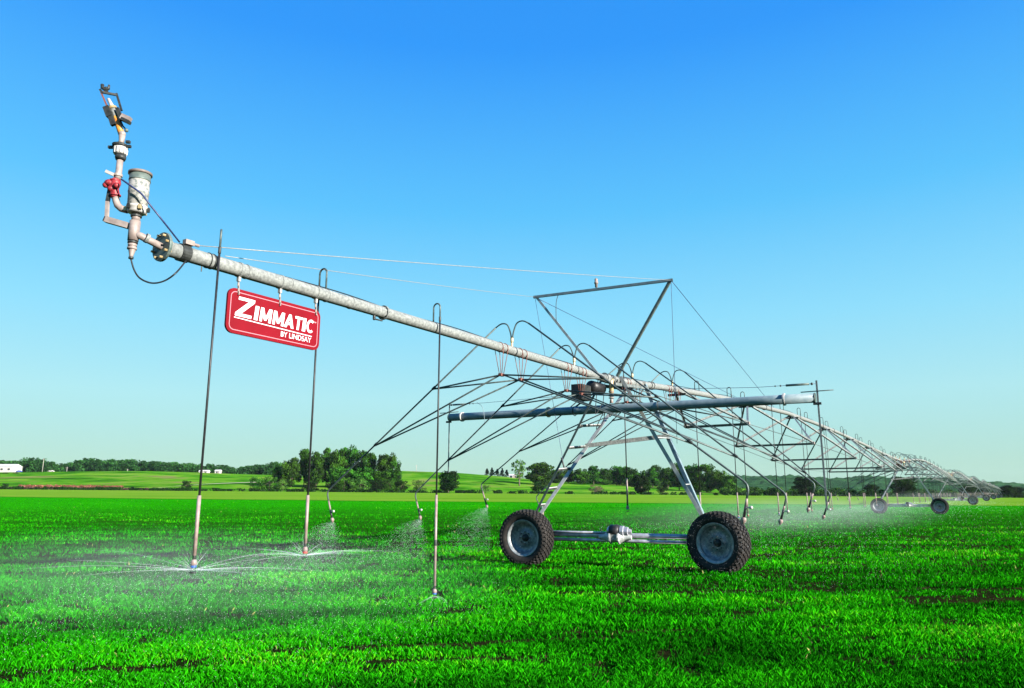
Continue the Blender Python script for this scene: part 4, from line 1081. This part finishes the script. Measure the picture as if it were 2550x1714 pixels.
# ---------------------------------------------------------------- mast above the near tower with its guys
def mast():
    t = thing('cable_mast', 'inverted triangle steel mast above the near tower holding thin guy cables', 'mast', F1.P(0, 0, Z0), F1.rot)
    L, Rr = F1.at_s(1332, 740, 0), F1.at_s(1671, 698, 0)
    bl, br = F1.P(-.02, -.20, Z0 + .05), F1.P(.05, .20, Z0 + .05)
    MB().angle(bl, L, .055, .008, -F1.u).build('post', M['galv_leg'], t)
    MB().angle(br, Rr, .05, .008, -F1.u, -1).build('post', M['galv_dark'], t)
    MB().beam(L - (Rr - L).normalized() * .03, Rr + (Rr - L).normalized() * .03, .05, .055).build('top_bar', M['galv_blue'], t)
    m = F1.at_s(1485, 716, 0)
    fit = MB().lathe(m, UP, [(0, .03), (.08, .03), (.085, .045), (.13, .045), (.14, .03), (.18, .04), (.21, .02)], 14).build('vent_fitting', M['weight'], t)
    MB().tube(smooth_line([F1.at_s(1391, 732, 0), F1.at_s(1385, 755, -.03), F1.at_s(1385, 800, -.03)]), .008, 6).build('loose_wire', M['black'], t)
    def cable(a, b, r, m_, sag=0.0, nm='guy_cable'):
        pts = [a + (b - a) * (i / 12) - UP * sag * 4 * (i / 12) * (1 - i / 12) for i in range(13)]
        MB().tube(pts, r, 6).build(nm, M[m_], t)
    cable(Rr, lug + F1.u * .1, .0048, 'cable', .02)
    cable(L, F1.at_w(560, 640, .0) + UP * .01, .0042, 'cable', .02)
    cable(Rr, F2.P(13.6, 0, 4.66), .007, 'blue_cable')
    cable(L, F2.P(9.3, 0, 4.55), .006, 'blue_cable')
    cable(L, F1.at_s(1405, 1165, -.1), .005, 'blue_cable', -.0)
    cable(Rr, F1.at_s(1686, 1105, .3), .005, 'blue_cable', .0)
    for p in (L, Rr): MB().box(p, F1.u * .02, F1.w * .035, UP * .03).build('cable_eye', M['dark'], t)
    q = F1.at_s(1405, 1165, -.1); q0 = F1.at_s(1398, 1140, -.1)
    MB().cyl(q0, q, .018, 8).build('turnbuckle', M['dark'], t)
mast()

# ---------------------------------------------------------------- blue-grey cross pipe with end posts
def cross_pipe():
    t = thing('cross_pipe', 'long blue-grey pipe slung crosswise under the near tower with a post at each end', 'pipe', F1.P(.12, 0, 3.36), F1.rot)
    s = .12
    a, b = F1.at_s(1120, 1040, s), F1.at_s(2030, 991, s); zz = (a.z + b.z) / 2
    d = (b - a).normalized()
    MB().tube([a + (b - a) * i / 8 for i in range(9)], .092, 24).build('pipe', M['galv_blue'], t)
    for k, nm in ((.045, 1), (.935, 1), (.33, 0)):
        p = a + (b - a) * k
        MB().lathe(p - d * .02, d, [(0, .09), (0, .118), (.02, .12), (.04, .118), (.04, .09)], 24, False).build('pipe_flange', M['white' if nm else 'brass'], t)
    for e, px, y0, y1, sg in ((a, 1122, 1003, 1177, -1), (b, 2027, 948, 1270, 1)):
        top = e + UP * (HC * 0 + (e.z - e.z)); o = e + d * sg * .03
        ztop = F1.at_s(px, y0, s).z; zbot = F1.at_s(px, y1, s).z
        MB().angle(Vector((o.x, o.y, zbot)), Vector((o.x, o.y, ztop)), .032, .006, -F1.u).build('end_post', M['galv'], t)
        MB().tube([o + d * -.28 + UP * .12, o + d * .30 + UP * .13], .010, 8).build('trip_bar', M['rod'], t)
        MB().box(o - UP * .11, F1.w * .07, F1.u * .025, UP * .022).build('post_bracket', M['dark'], t)
        MB().lathe(e - d * .006, d, [(0, .05), (0, .096), (.012, .096), (.012, .05)], 20, False).build('end_cap', M['flange'], t)
        wz = ztop - .06
        w0 = Vector((o.x, o.y, wz)); ins = w0 - d * sg * .12; w1 = w0 - d * sg * (1.05 if sg > 0 else .9)
        MB().tube([ins, ins - d * sg * .42], .022, 10).build('wire_spring', M['flange'], t)
        MB().ball(w0 - d * sg * .07, .026, 8).ball(ins - d * sg * .52, .018, 8).ball(ins - d * sg * .62, .016, 8).build('insulator', M['dark'], t)
        MB().tube([w0, ins - d * sg * 1.0, F1.P(s, sg * .6, 3.72), F1.P(s, sg * .15, 3.75)], .0045, 5).build('trip_wire', M['blue_cable'], t)
    for w_ in (-.9, 1.1):
        MB().tube(arc(F1.P(s, w_, zz), UP, F1.u, .104, 0, 6.28, 14), .009, 6).build('u_bolt', M['dark'], t)
        MB().beam(F1.P(s, w_, zz + .08), F1.P(s, w_ * .35, Z0 - .2), .03, .03).build('sling', M['dark'], t)
    MB().tube(smooth_line([F1.at_s(1188, 1003, s), F1.at_s(1200, 1012, s - .12), F1.at_s(1205, 1030, s - .12), F1.at_s(1207, 1058, s - .1)]), .006, 6).build('loose_wire', M['galv_blue'], t)
cross_pipe()

# ---------------------------------------------------------------- twin boom sprinklers
def boom(fr, s, zp, LW, RW, label, group, pxL=None):
    """LW, RW: (elbow w, elbow z, nozzle w, nozzle z)"""
    t = thing('boom_sprinkler', label, 'sprinkler', fr.P(s, 0, 0), fr.rot, group)
    c = fr.P(s, 0, zp + RP)
    MB().cyl(c - UP * .02, c + UP * .07, .020, 8).cyl(c + UP * .07, c + UP * .15, .027, 8).build('riser_fitting', M['brass'], t)
    ends = []
    for sg, (ew, ez, nw, nz) in ((-1, LW), (1, RW)):
        e = fr.P(s, ew, ez); r0 = .11
        st = c + UP * .14 + fr.w * sg * .012
        pk = fr.P(s, sg * .22, zp + RP + .43)
        d = (e - fr.P(s, sg * .34, zp + RP + .36)).normalized()
        p3 = fr.P(s, sg * .34, zp + RP + .375)
        MB().tube(smooth_line([st, fr.P(s, sg * .035, zp + RP + .26), fr.P(s, sg * .10, zp + RP + .40), pk, p3], 4), .0125, 8).build('gooseneck', M['rod'], t)
        n = fr.P(s, nw, nz); dn = (n - e).normalized()
        pts = [p3, p3 + (e - p3) * .5, e - d * .14, e - d * .04 + dn * .01, e + dn * .07, e + dn * .2]
        MB().tube(pts[:3] + smooth_line(pts[2:5], 4)[1:] + [pts[5]], .0155, 8).build('boom_arm', M['rod'], t)
        MB().tube([e + dn * .19, n - dn * .22], .0175, 8).build('weight', M['weight'], t)
        MB().tube([n - dn * .23, n - dn * .06], .020, 8).build('drop_fitting', M['black'], t)
        MB().lathe(n - dn * .07, dn, [(0, .015), (.02, .036), (.06, .038), (.075, .02), (.10, .018)], 10).build('nozzle', M['weight'], t)
        # outlet cap on the side of the fitting
        MB().ball(n - dn * .20 + fr.w * .08, .026, 8).cyl(n - dn * .20, n - dn * .20 + fr.w * .07, .010, 6).build('side_plug', M['white'], t)
        ends.append((e, n))
    for k, ds in enumerate((-.33, .30)):
        hz = zp - .47; hb = fr.P(s + ds, 0, hz)
        h = MB()
        for sx in (-.075, .075):
            for wx in (-.09, .09):
                h.tube([fr.P(s + ds + sx, wx, zp - RP * .2), fr.P(s + ds + sx * .35, wx * .3, hz + .02)], .0065, 6)
        h.box(hb, fr.u * .055, fr.w * .03, UP * .022)
        h.build('hanger', M['rust'], t)
        for sx in (-.075, .075):
            MB().tube(arc(fr.P(s + ds + sx, 0, zp), UP, fr.w, RP + .006, -math.pi / 2 - .3, math.pi / 2 + 1.4 + .3, 14), .007, 6).build('u_bolt', M['rust'], t)
        for sg, (ew, ez, nw, nz) in ((-1, LW), (1, RW)):
            p3 = fr.P(s, sg * .34, zp + RP + .375); e = fr.P(s, ew, ez)
            def on(w_): k_ = (w_ - sg * .34) / (ew - sg * .34); return p3 + (e - p3) * k_
            for wt in (1.72, 3.12):
                MB().tube([hb + fr.w * sg * .03, on(sg * wt) - UP * .02], .0145, 6).build('stay_rod', M['rod'], t)
    for sg, (ew, ez, nw, nz) in ((-1, LW), (1, RW)):
        p3 = fr.P(s, sg * .34, zp + RP + .375); e = fr.P(s, ew, ez)
        for wt in (1.72, 3.12):
            k_ = (sg * wt - sg * .34) / (ew - sg * .34); p = p3 + (e - p3) * k_
            MB().cyl(p - (e - p3).normalized() * .04, p + (e - p3).normalized() * .04, .024, 8).build('rod_clamp', M['dark'], t)
    return t, ends
FANS = []
GB = 'twin boom sprinklers beside the near tower'
bs = []
def pix(fr, s, pts):
    r = [fr.sw(fr.at_s(x, y, s)) for x, y in pts]; return (r[0][1], r[0][2], r[1][1], r[1][2])
for i, (fr, s, zp, l, r, lab) in enumerate([
    (F1, -3.90, Z0, ((814, 1225), (828, 1298)), ((1865, 1208), (1851, 1300)), 'front twin boom sprinkler, arms ending nearest the camera beside both wheels'),
    (F1, -1.58, Z0, ((1033, 1229), (1047, 1292)), ((1960, 1232), (1943, 1303)), 'second twin boom sprinkler, just in front of the near tower'),
    (F2, 1.25, Z0 + .06, ((1197, 1207), (1213, 1263)), ((2031, 1206), (2012, 1272)), 'third twin boom sprinkler, just behind the near tower legs'),
    (F2, 3.70, Z0 + .19, ((1334, 1238), (1352, 1280)), ((2069, 1230), (2050, 1290)), 'rearmost twin boom sprinkler of the near tower, left nozzle behind the left wheel')]):
    t, e = boom(fr, s, zp, pix(fr, s, l), pix(fr, s, r), lab, GB); bs.append((t, s)); FANS.append(e)

# ---------------------------------------------------------------- truss spans
def zspan(s):
    return float(np.interp(s, [0, 3, 6, 10, 15.5, 20, 26, 33, 40, 46, 50.5], [3.98, 4.16, 4.32, 4.48, 4.62, 4.61, 4.52, 4.35, 4.15, 4.02, 3.98]))
NODES = [7.0, 13.2, 19.3, 25.3, 31.3, 37.4, 43.5]
DROP = [.84, 1.28, 1.62, 1.75, 1.62, 1.28, .84]
HALF = [.95, 1.38, 1.72, 1.85, 1.72, 1.38, .95]
def span():
    t = thing('truss_span', 'nearest arched pipe span with V braces, from the near tower to the second', 'pipe span', F2.P(0, 0, 0), F2.rot, 'arched truss spans between towers')
    ss = np.linspace(.5, SPAN - .2, 60)
    MB().tube([F2.P(s, 0, zspan(s)) for s in ss], RP, 16).build('pipe', M['galv'], t)
    for s in (2.2, 2.35, 3.6, 12.3, 24.2, 36.5): MB().lathe(F2.P(s, 0, zspan(s)), F2.u, [(0, RP), (0, RP + .022), (.03, RP + .022), (.03, RP)], 16, False).build('joint_flange', M['galv'], t)
    tops = [NODES[0] - 3.0] + [(NODES[i] + NODES[i + 1]) / 2 for i in range(6)] + [NODES[-1] + 3.0]
    ends = []
    for i, (s, dz, hw) in enumerate(zip(NODES, DROP, HALF)):
        z = zspan(s) - dz; ends.append((s, hw, z))
        l, r = F2.P(s, -hw, z), F2.P(s, hw, z)
        MB().angle(l, r, .06, .008, UP).build('cross_strut', M['strut'], t)
        for e, sg in ((l, -1), (r, 1)):
            MB().box(e, F2.u * .05, F2.w * .03, UP * .04).build('gusset', M['pinkmetal'], t)
            for tt in (tops[i], tops[i + 1]):
                MB().angle(e, F2.P(tt, sg * .07, zspan(tt) - .05), .052, .007, F2.w * sg).build('diagonal_brace', M['strut'], t)
    for tt in tops: 
        MB().beam(F2.P(tt, -.24, zspan(tt) - .13), F2.P(tt, .24, zspan(tt) - .13), .06, .06).build('pipe_cradle', M['dark'], t)
    for sg in (-1, 1):
        pts = [F2.P(.5, sg * .12, zspan(.5) - .1)] + [F2.P(s, sg * hw, z - .03) for s, hw, z in ends] + [F2.P(SPAN - .4, sg * .12, zspan(SPAN) - .1)]
        for a, b in zip(pts[:-1], pts[1:]): MB().tube([a, b], .0105, 6).build('truss_rod', M['rod'], t)
    MB().tube([F2.P(s, -.02, zspan(s) + RP + .012 + .02 * math.sin(s * 1.7)) for s in np.linspace(.6, SPAN - .5, 90)], .008, 5).build('control_cable', M['black'], t)
    return t
SPAN_T = span()
DS = [5.7, 8.2, 10.0, 12.8, 15.0, 17.2, 19.0, 21.5, 23.2, 26.2, 27.8, 30.4, 32.5, 34.7, 36.5, 39.2, 41.5, 44.0, 46.5]
dr = []
for i, s in enumerate(DS):
    t, c = drop(F2, s, 1 if i % 2 else -1, zspan(s), 1.55, .80, '%s drop hose behind the near tower, counted along the nearest arched span' % ORD[i], 'drop hoses along the nearest arched span')
    dr.append((t, s))
scene.view_layers[0].update()
place = ['near', 'second', 'third', 'fourth', 'fifth', 'sixth', 'seventh', 'eighth', 'ninth', 'tenth']
far = dict(zip(range(1, 10), ['second', 'third', 'fourth', 'fifth', 'sixth', 'seventh', 'eighth', 'ninth', 'tenth']))
for k in range(1, NSPAN):
    off = F2.u * SPAN * k; z = ground_z((T1 + off).x, (T1 + off).y)
    dz = Vector((0, 0, z))
    copy_tree(TOWER, T1 + off + dz, F1.rot - R(1.4), '%s wheeled tower along the machine, counted away from the camera' % ORD[k])
    copy_tree(SPAN_T, T1 + off + dz, F2.rot, 'arched truss span reaching away behind the %s wheeled tower' % far[k])
    for i, (t, s) in enumerate(dr):
        copy_tree(t, F2.P(s, 0, 0) + off + dz, F2.rot, '%s drop hose behind the %s wheeled tower' % (ORD[i], far[k]), 'drop hoses behind the %s tower' % far[k])
    if k <= 3:
        for i, (t, s) in enumerate(bs):
            copy_tree(t, F2.P(s, 0, 0) + off + dz, F2.rot, '%s of four twin boom sprinklers at the %s wheeled tower' % (ORD[i], far[k]), 'twin boom sprinklers at the %s tower' % far[k])

# ---------------------------------------------------------------- water
def water_mat(name, a, strength=.9):
    m, nt, b = new_mat(name)
    b.inputs['Base Color'].default_value = (.92, .95, .96, 1); b.inputs['Roughness'].default_value = .3
    b.inputs['Specular IOR Level'].default_value = .6
    tl = nt.nodes.new('ShaderNodeBsdfTranslucent'); tl.inputs[0].default_value = (.95, .97, .98, 1)
    ms = nt.nodes.new('ShaderNodeMixShader'); ms.inputs[0].default_value = .5
    nt.links.new(b.outputs[0], ms.inputs[1]); nt.links.new(tl.outputs[0], ms.inputs[2])
    tp = nt.nodes.new('ShaderNodeBsdfTransparent'); m2 = nt.nodes.new('ShaderNodeMixShader'); m2.inputs[0].default_value = a
    nt.links.new(tp.outputs[0], m2.inputs[1]); nt.links.new(ms.outputs[0], m2.inputs[2]); nt.links.new(m2.outputs[0], nt.nodes['Material Output'].inputs[0])
    return m
WSTREAM = water_mat('water_stream', .26); WDROP = water_mat('water_droplets', .8)
def droplets(P, size, name, label, r, parent=None):
    n = len(P)
    T = np.array([[1, 1, 1], [1, -1, -1], [-1, 1, -1], [-1, -1, 1]], float) / 1.732
    s = (size * (.5 + r.random(n)))[:, None, None] if np.ndim(size) == 0 else (size * (.5 + r.random(n)))[:, None, None]
    V = P[:, None, :] + T[None] * s
    b = np.arange(n) * 4
    Fc = np.concatenate([np.stack([b, b + 1, b + 2], 1), np.stack([b, b + 3, b + 1], 1), np.stack([b, b + 2, b + 3], 1), np.stack([b + 1, b + 3, b + 2], 1)])
    me = np_mesh(name, V.reshape(-1, 3), Fc, WDROP, 3)
    o = bpy.data.objects.new(name, me); COL.objects.link(o)
    return tag(o, label, 'water spray', kind='stuff')
rw = np.random.default_rng(5)
def throw(c, az, el, v, T):
    """ballistic points"""
    vx, vy, vz = np.cos(az) * np.cos(el) * v, np.sin(az) * np.cos(el) * v, np.sin(el) * v
    drag = (1 - np.exp(-T * 1.1)) / 1.1
    return np.stack([c[0] + vx * drag, c[1] + vy * drag, c[2] + vz * drag - 3.6 * T * T], -1)
labs = ['sheet of water thrown out by the first drop hose sprinkler', 'sheet of water thrown out by the second drop hose sprinkler', 'thin weak jets falling from the third, lowest sprinkler']
for i, c in enumerate(SPRAYS):
    c = np.array(c); weak = i == 2
    mb = MB()
    nj = 9 if weak else 34
    AZ = np.linspace(0, 6.283, nj, endpoint=False) + rw.random(nj) * .25 if not weak else np.linspace(0, 6.283, nj, endpoint=False) + rw.random(nj) * .4
    for a in AZ:
        el = R(rw.uniform(1, 11)) if not weak else R(rw.uniform(-20, 8)); v = rw.uniform(5, 9) if not weak else rw.uniform(1.2, 2.2)
        Tm = 0
        if not weak and rw.random() < .25: el = R(rw.uniform(30, 65)); v = rw.uniform(1.8, 3.0); Tm = .12
        Tm = Tm or (rw.uniform(.07, .22) if not weak else .28)
        T_ = np.linspace(0.005, Tm, 9); P = throw(c, a, el, v, T_); P = P[P[:, 2] > .03]
        if len(P) > 2: mb.tube([Vector(p) for p in P], [.0022 * (1 - .85 * q / len(P)) for q in range(len(P))], 4, False)
    o = mb.build('water_jets', WSTREAM); tag(o, labs[i], 'water jets', kind='stuff')
    if not weak:
        n = 6000
        az = rw.random(n) * 6.283; el = R(1) * rw.normal(5, 6, n); v = rw.uniform(3.5, 7.0, n); T = rw.random(n) ** .8 * .6
        P = throw(c, az, el, v, T); P = P[(P[:, 2] > .05)]
        droplets(P, .0019, 'water_spray', 'fine droplet haze around the %s drop hose sprinkler' % ORD[i], rw)
fan_l = ['fan of spray falling from the left nozzle of the front boom', 'fan of spray falling from the left nozzle of the second boom', 'fan of spray falling from the left nozzle of the third boom', 'fan of spray behind the left wheel']
for i, e in enumerate(FANS):
    for sg, (el_, n_) in zip((-1, 1), e):
        if sg < 0:
            n = 11000; fr = F1
            # fan thrown away from the machine, wide sheet
            base = math.atan2(-F1.w.y, -F1.w.x)
            az = base + rw.uniform(-.8, .8, n) - .3; el = R(1) * rw.uniform(-60, -8, n); v = rw.uniform(3.0, 4.6, n); T = rw.random(n) ** .8 * .5
            lab = fan_l[i]
        else:
            n = 1500
            az = rw.random(n) * 6.283; el = R(1) * rw.normal(0, 8, n); v = rw.uniform(3, 6.5, n); T = rw.random(n) ** .7 * .6
            lab = 'spray ring around the right nozzle of the %s boom' % ['front', 'second', 'third', 'rearmost'][i]
        P = throw(np.array(n_), az, el, v, T); P = P[P[:, 2] > .05]
        droplets(P, .0020, 'water_spray', lab, rw)
# rows of sprinklers further off: low sheets of droplets under the spans
n = 5000
s = 4 + 110 * rw.random(n) ** 1.5
wv = rw.normal(-.5, 3.4, n); zz = .1 + .85 * rw.random(n) * np.exp(-np.abs(wv) / 5)
P = np.array([F2.o.x, F2.o.y, 0]) + s[:, None] * np.array(F2.u) + wv[:, None] * np.array(F2.w); P[:, 2] = zz
droplets(P, .004 + .00012 * s, 'water_spray', 'low white mist of water under the arched spans on the right', rw)

def mist(name, label, c, sx, sy, sz, rot, dens):
    mb = MB(); mb.ball((0, 0, 0), 1, 24); me = bpy.data.meshes.new(name); me.from_pydata(mb.v, [], mb.f)
    m = bpy.data.materials.new(name + '_air'); m.use_nodes = True; nt = m.node_tree; nt.nodes.remove(nt.nodes['Principled BSDF'])
    v = nt.nodes.new('ShaderNodeVolumePrincipled'); v.inputs['Color'].default_value = (.93, .97, 1, 1); v.inputs['Anisotropy'].default_value = .0
    tc = nt.nodes.new('ShaderNodeTexCoord').outputs['Object']
    ln = nt.nodes.new('ShaderNodeVectorMath'); ln.operation = 'LENGTH'; nt.links.new(tc, ln.inputs[0])
    fall = nt.nodes.new('ShaderNodeMapRange'); nt.links.new(ln.outputs['Value'], fall.inputs[0]); fall.inputs[1].default_value = 1; fall.inputs[2].default_value = .2; fall.interpolation_type = 'SMOOTHSTEP'
    nn = noise(nt, 3.0, 2, tc); k = math_node(nt, 'MULTIPLY', fall.outputs[0], math_node(nt, 'MULTIPLY', nn.outputs[0], dens * 2))
    nt.links.new(k, v.inputs['Density']); nt.links.new(v.outputs[0], nt.nodes['Material Output'].inputs['Volume'])
    me.materials.append(m); o = bpy.data.objects.new(name, me); COL.objects.link(o)
    o.location = c; o.scale = (sx, sy, sz); o.rotation_euler = (0, 0, rot); tag(o, label, 'mist', kind='stuff')
mist('water_mist', 'soft mist drifting left of the near sprinklers', F1.P(-8.9, -1.6, .62), 3.4, 5.2, .60, F1.rot, .024)
mist('water_mist', 'soft mist low under the arched spans on the right', F2.P(22, -1.0, .7), 22, 6.5, .9, F2.rot, .010)
mist('water_mist', 'thin mist drifting beyond the second wheeled tower', F2.P(90, -1.0, .9), 52, 8, 1.2, F2.rot, .0018)

# ---------------------------------------------------------------- air
def haze():
    x0, x1, y0, y1, z0, z1 = -2600, 4600, -60, 2600, -12, 75
    mb = MB(); mb.box(Vector(((x0 + x1) / 2, (y0 + y1) / 2, (z0 + z1) / 2)), Vector(((x1 - x0) / 2, 0, 0)), Vector((0, (y1 - y0) / 2, 0)), Vector((0, 0, (z1 - z0) / 2)))
    m = bpy.data.materials.new('haze_air'); m.use_nodes = True; nt = m.node_tree; nt.nodes.remove(nt.nodes['Principled BSDF'])
    v = nt.nodes.new('ShaderNodeVolumePrincipled'); v.inputs['Color'].default_value = (.80, .90, 1, 1); v.inputs['Density'].default_value = .00003
    v.inputs['Anisotropy'].default_value = .2
    nt.links.new(v.outputs[0], nt.nodes['Material Output'].inputs['Volume'])
    o = mb.build('haze', m); tag(o, 'thin bluish air over the whole landscape', 'haze', kind='stuff')
haze()
